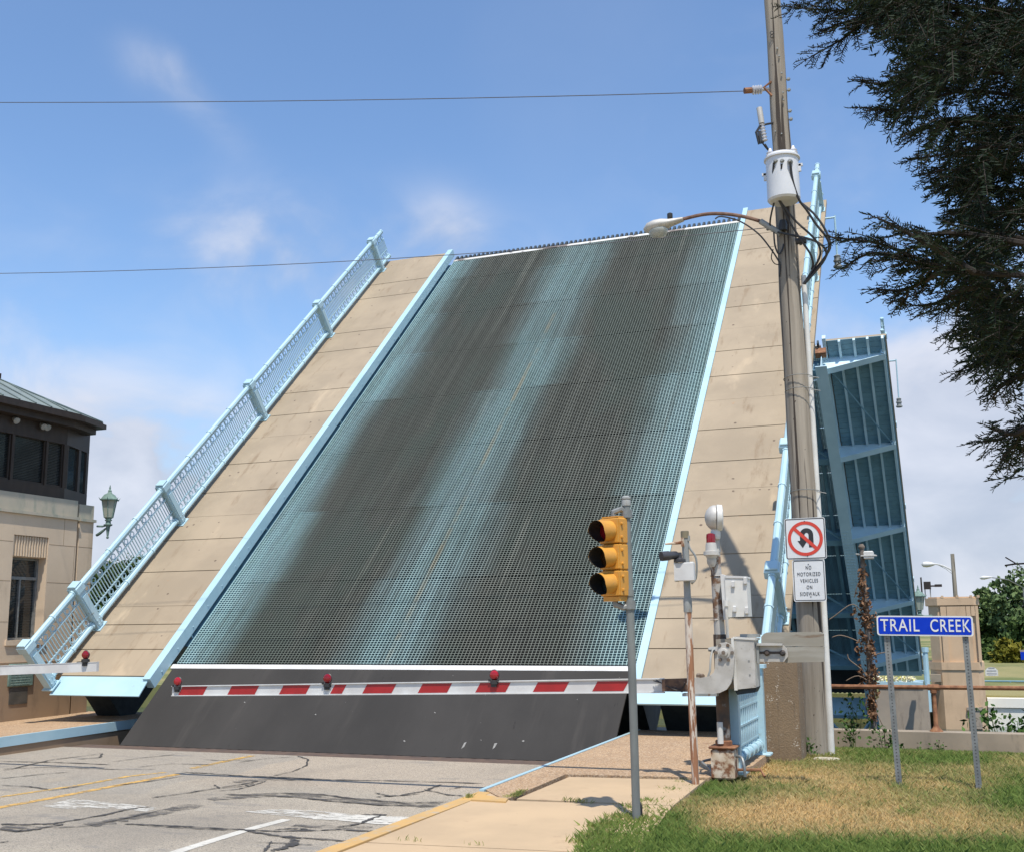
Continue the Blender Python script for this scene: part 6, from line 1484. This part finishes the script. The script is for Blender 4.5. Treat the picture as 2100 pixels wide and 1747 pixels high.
# ---- yew branches overhanging from the right, near the camera
yew = thing('yew_tree', (1.75, 4.75, lawn_z(4.75)), 'dark yew tree whose needled branches hang into the photo from the upper right', 'tree')
TX, TY = 1.75, 4.75
b_ = MB(); b_.tube([(TX, TY, -.2), (TX+.05, TY, 2.0), (TX, TY+.1, 4.2), (TX-.05, TY, 7.0)], [.24, .19, .14, .05], 12); b_.build('trunk', m_bark, yew)
limbs = [ # (px polyline from outside the frame to the tip, depth start, depth tip)
 ([(2350, 60), (2050, 20), (1850, 10), (1720, 22), (1615, 14)], 3.6, 4.0), ([(2300, 130), (2000, 90), (1830, 60), (1760, 40), (1690, 62)], 3.5, 3.9),
 ([(2200, -60), (1900, -20), (1780, -10), (1640, -6)], 3.6, 3.9), ([(2250, 70), (1990, 30), (1790, 36), (1735, 76), (1662, 118)], 3.7, 3.9), ([(2300, 190), (2080, 150), (1920, 150), (1830, 172), (1765, 168)], 3.4, 3.8),
 ([(2350, 260), (2100, 200), (1960, 190), (1850, 225), (1768, 222)], 3.6, 4.0), ([(2300, 260), (2050, 240), (1950, 250), (1880, 272), (1865, 282)], 3.5, 3.8), ([(2350, 330), (2150, 280), (1990, 250), (1940, 262)], 3.5, 3.7),
 ([(2350, 330), (2120, 300), (2000, 305), (1930, 318), (1872, 328)], 3.3, 3.6), ([(2350, 400), (2150, 350), (2000, 350), (1930, 350), (1900, 362)], 3.4, 3.8), ([(2350, 430), (2150, 400), (2030, 385), (1970, 380), (1925, 392)], 3.5, 3.8), ([(2350, 460), (2150, 430), (2040, 430), (1990, 432), (1945, 440)], 3.4, 3.8),
 ([(2350, 590), (2120, 568), (1960, 556), (1880, 530), (1800, 500), (1710, 488)], 3.0, 3.4), ([(2000, 560), (1900, 500), (1830, 462), (1800, 448)], 3.1, 3.2), ([(1960, 556), (1880, 540), (1790, 520), (1732, 548)], 3.2, 3.4), ([(1925, 560), (1890, 580), (1850, 596), (1800, 594)], 3.2, 3.4), ([(1860, 590), (1860, 610), (1846, 624)], 3.3, 3.4), ([(2000, 590), (1960, 600), (1920, 622), (1878, 628)], 3.2, 3.4),
 ([(2100, 500), (1980, 480), (1900, 480), (1850, 470)], 3.1, 3.3), ([(2300, 520), (2100, 490), (2000, 470), (1950, 462)], 3.2, 3.4), ([(2350, 660), (2100, 620), (1990, 610), (1930, 640)], 3.2, 3.5), ([(2350, 700), (2120, 680), (2010, 672), (1945, 690)], 3.3, 3.6), ([(2350, 740), (2120, 730), (2030, 735), (1960, 765)], 3.4, 3.7), ([(2300, 780), (2120, 770), (2060, 790), (2035, 818)], 3.4, 3.6),
 ([(2350, 860), (2160, 860), (2090, 880), (2050, 900), (2006, 906)], 3.2, 3.4), ([(2120, 870), (2090, 900), (2062, 930), (2052, 948)], 3.2, 3.4), ([(2110, 875), (2080, 890), (2040, 880), (2035, 872)], 3.2, 3.3), ([(2130, 890), (2100, 915), (2090, 930)], 3.3, 3.4)]
DENSE = [(1730, -60), (1760, 25), (1850, 30), (1850, 90), (1830, 150), (1800, 170), (1830, 240), (1905, 262), (1935, 285), (1965, 262), (2000, 282), (1950, 318), (1905, 335), (1940, 372), (1955, 425), (1985, 440), (2020, 462), (1985, 480), (1930, 500), (1890, 505), (1900, 555), (1935, 590), (1965, 650), (1975, 700), (1985, 760), (2040, 800), (2110, 815), (2600, 830), (2600, -60)]
twP, twD, twL = [], [], []      # shoots: base, direction, length
bb_ = MB()
for px, d0, d1 in limbs:
    n = len(px); W = smooth_path([atd(x, y, d0+(d1-d0)*i/(n-1)) for i, (x, y) in enumerate(px)], 7)
    tz = min(max(W[0][2]+.1, 2.0), 6.0); bb_.tube([np.array([TX, TY, tz-.35]), (np.array([TX, TY, tz])+W[0])/2+np.array([0, 0, .05]), W[0]], [.05 if n > 3 else .02, .03 if n > 3 else .012, .010], 6) if px[0][0] > 2150 else None
    bb_.tube(W, list(np.linspace(.010 if n > 3 else .006, .0025, len(W))), 6)
    Ls = np.cumsum([0]+[np.linalg.norm(W[i+1]-W[i]) for i in range(len(W)-1)]); tot = Ls[-1]; s_ = .03; sd = 1
    while s_ < tot:
        i = min(np.searchsorted(Ls, s_), len(W)-1); i = max(i, 1); f_ = (s_-Ls[i-1])/(Ls[i]-Ls[i-1]+1e-9); p = W[i-1]*(1-f_)+W[i]*f_; t_ = W[i]-W[i-1]; t_ /= np.linalg.norm(t_)
        side = np.cross(t_, (0, 0, 1)); side /= np.linalg.norm(side)+1e-9
        for _ in range(2):
            d = t_*rg.uniform(.5, 1)+side*sd*rg.uniform(.3, 1.0)+np.array([0, 0, rg.uniform(-.75, .35)]); d /= np.linalg.norm(d); sd = -sd
            twP.append(p+rg.normal(0, .008, 3)); twD.append(d); twL.append(rg.uniform(.06, .125)*(.5+.5*min(1, (tot-s_)/.22)))
        s_ += rg.uniform(.012, .024)
    twP.append(W[-1]); t_ = W[-1]-W[-3]; twD.append(t_/np.linalg.norm(t_)); twL.append(.06)
m_yewbark = M('dark_yew_bark', (.026, .02, .016), (.014, .011, .009), .95, scale=14)
bb_.build('branches', m_yewbark, yew)
c_ = 0
while c_ < 2300:
    x = rg.uniform(1700, 2560, 4000); y = rg.uniform(-60, 830, 4000); k = in_poly(np.where(x < 2150, x-42, x), y+np.where(y > 500, 32, 0), DENSE); x, y = x[k], y[k]
    for xx, yy in zip(x, y):
        if xx > 2140 and rg.random() < .75: continue
        # a few light gaps
        if nz2(np.array([xx/75]), np.array([yy/75]), 1.6, 21)[0] > .14: continue
        dp = rg.uniform(3.1, 4.9); p = atd(xx, yy, dp); d = -RR*rg.uniform(.3, 1)+np.array([0, 0, rg.uniform(-1, .4)])+rg.normal(0, .45, 3); d /= np.linalg.norm(d)
        twP.append(p); twD.append(d); twL.append(rg.uniform(.08, .16)*dp/3.6); c_ += 1
        if c_ >= 2300: break
# the rest of the crown above and to the right, so the visible part is shaded
for _ in range(3200):
    a = rg.uniform(0, 2*pi); rr = rg.uniform(.2, 1)**.6; h = rg.uniform(2.4, 7.4); p = np.array([TX+cos(a)*rr*1.75*(1-.07*h), TY+sin(a)*rr*1.75*(1-.07*h), h])
    q_ = proj(p[None])[0]
    if q_[2] > .3 and -200 < q_[0] < 2105 and -100 < q_[1] < 1800: continue
    d = np.array([cos(a), sin(a), rg.uniform(-.6, .5)])+rg.normal(0, .3, 3); twP.append(p); twD.append(d/np.linalg.norm(d)); twL.append(rg.uniform(.15, .28))
twP, twD, twL = np.array(twP), np.array(twD), np.array(twL)
# needles in two loose ranks along every shoot
nn_ = np.maximum(10, (twL/.0036).astype(int)); idx = np.repeat(np.arange(len(twP)), nn_); m_ = len(idx)
fr = np.concatenate([np.linspace(.04, 1, k) for k in nn_]); sg2 = np.where(np.arange(m_) % 2 == 0, 1., -1.)
sag = np.array([0, 0, -1.0]); base = twP[idx]+twD[idx]*(twL[idx]*fr)[:, None]+sag*(.12*twL[idx]*fr**2)[:, None]
sd_ = np.cross(twD, rg.normal(0, .25, twD.shape)+np.array([0, 0, 1])); sd_ /= np.linalg.norm(sd_, axis=1)[:, None]+1e-9; upv = np.cross(sd_, twD)
dirn = twD[idx]*rg.uniform(.35, .8, m_)[:, None]+sd_[idx]*(sg2*rg.uniform(.7, 1.05, m_))[:, None]+upv[idx]*rg.normal(.1, .28, m_)[:, None]; dirn /= np.linalg.norm(dirn, axis=1)[:, None]
nl_ = rg.uniform(.016, .025, m_)*np.clip(twL[idx]/.10, .8, 1.6); wv = np.cross(dirn, rg.normal(0, 1, (m_, 3))); wv /= np.linalg.norm(wv, axis=1)[:, None]+1e-9; wv *= (.0020*np.clip(twL[idx]/.10, .9, 1.7))[:, None]
V = np.stack([base-wv*.5, base+wv*.5, base+dirn*(nl_*.55)[:, None]+wv, base+dirn*nl_[:, None], base+dirn*(nl_*.55)[:, None]-wv], 1).reshape(-1, 3); F_ = (np.arange(m_)*5)[:, None]+np.arange(5)
fast_mesh('needles', V, F_, m_yew, yew, BASE[yew.name], np.repeat(np.repeat(rg.random(len(twP)), nn_), 5))
b_ = MB()
for i in range(len(twP)):
    if twL[i] < .14: b_.tube([twP[i], twP[i]+twD[i]*twL[i]*.5+sag*(.03*twL[i]), twP[i]+twD[i]*twL[i]+sag*(.12*twL[i])], .0016, 3, False, False)
b_.build('twigs', m_yewbark, yew)
# bare twig sticking out at the right edge
b_ = MB(); b_.tube([atd(2150, 1152, 3.3), atd(2080, 1156, 3.3), atd(2061, 1159, 3.3)], .0028, 5); b_.tube([atd(2084, 1155, 3.3), atd(2062, 1142, 3.3)], .002, 5); b_.tube([atd(2400, 1000, 3.2), atd(2220, 1150, 3.3), atd(2150, 1152, 3.3)], .003, 5); b_.build('bare_twig', m_yewbark, yew)
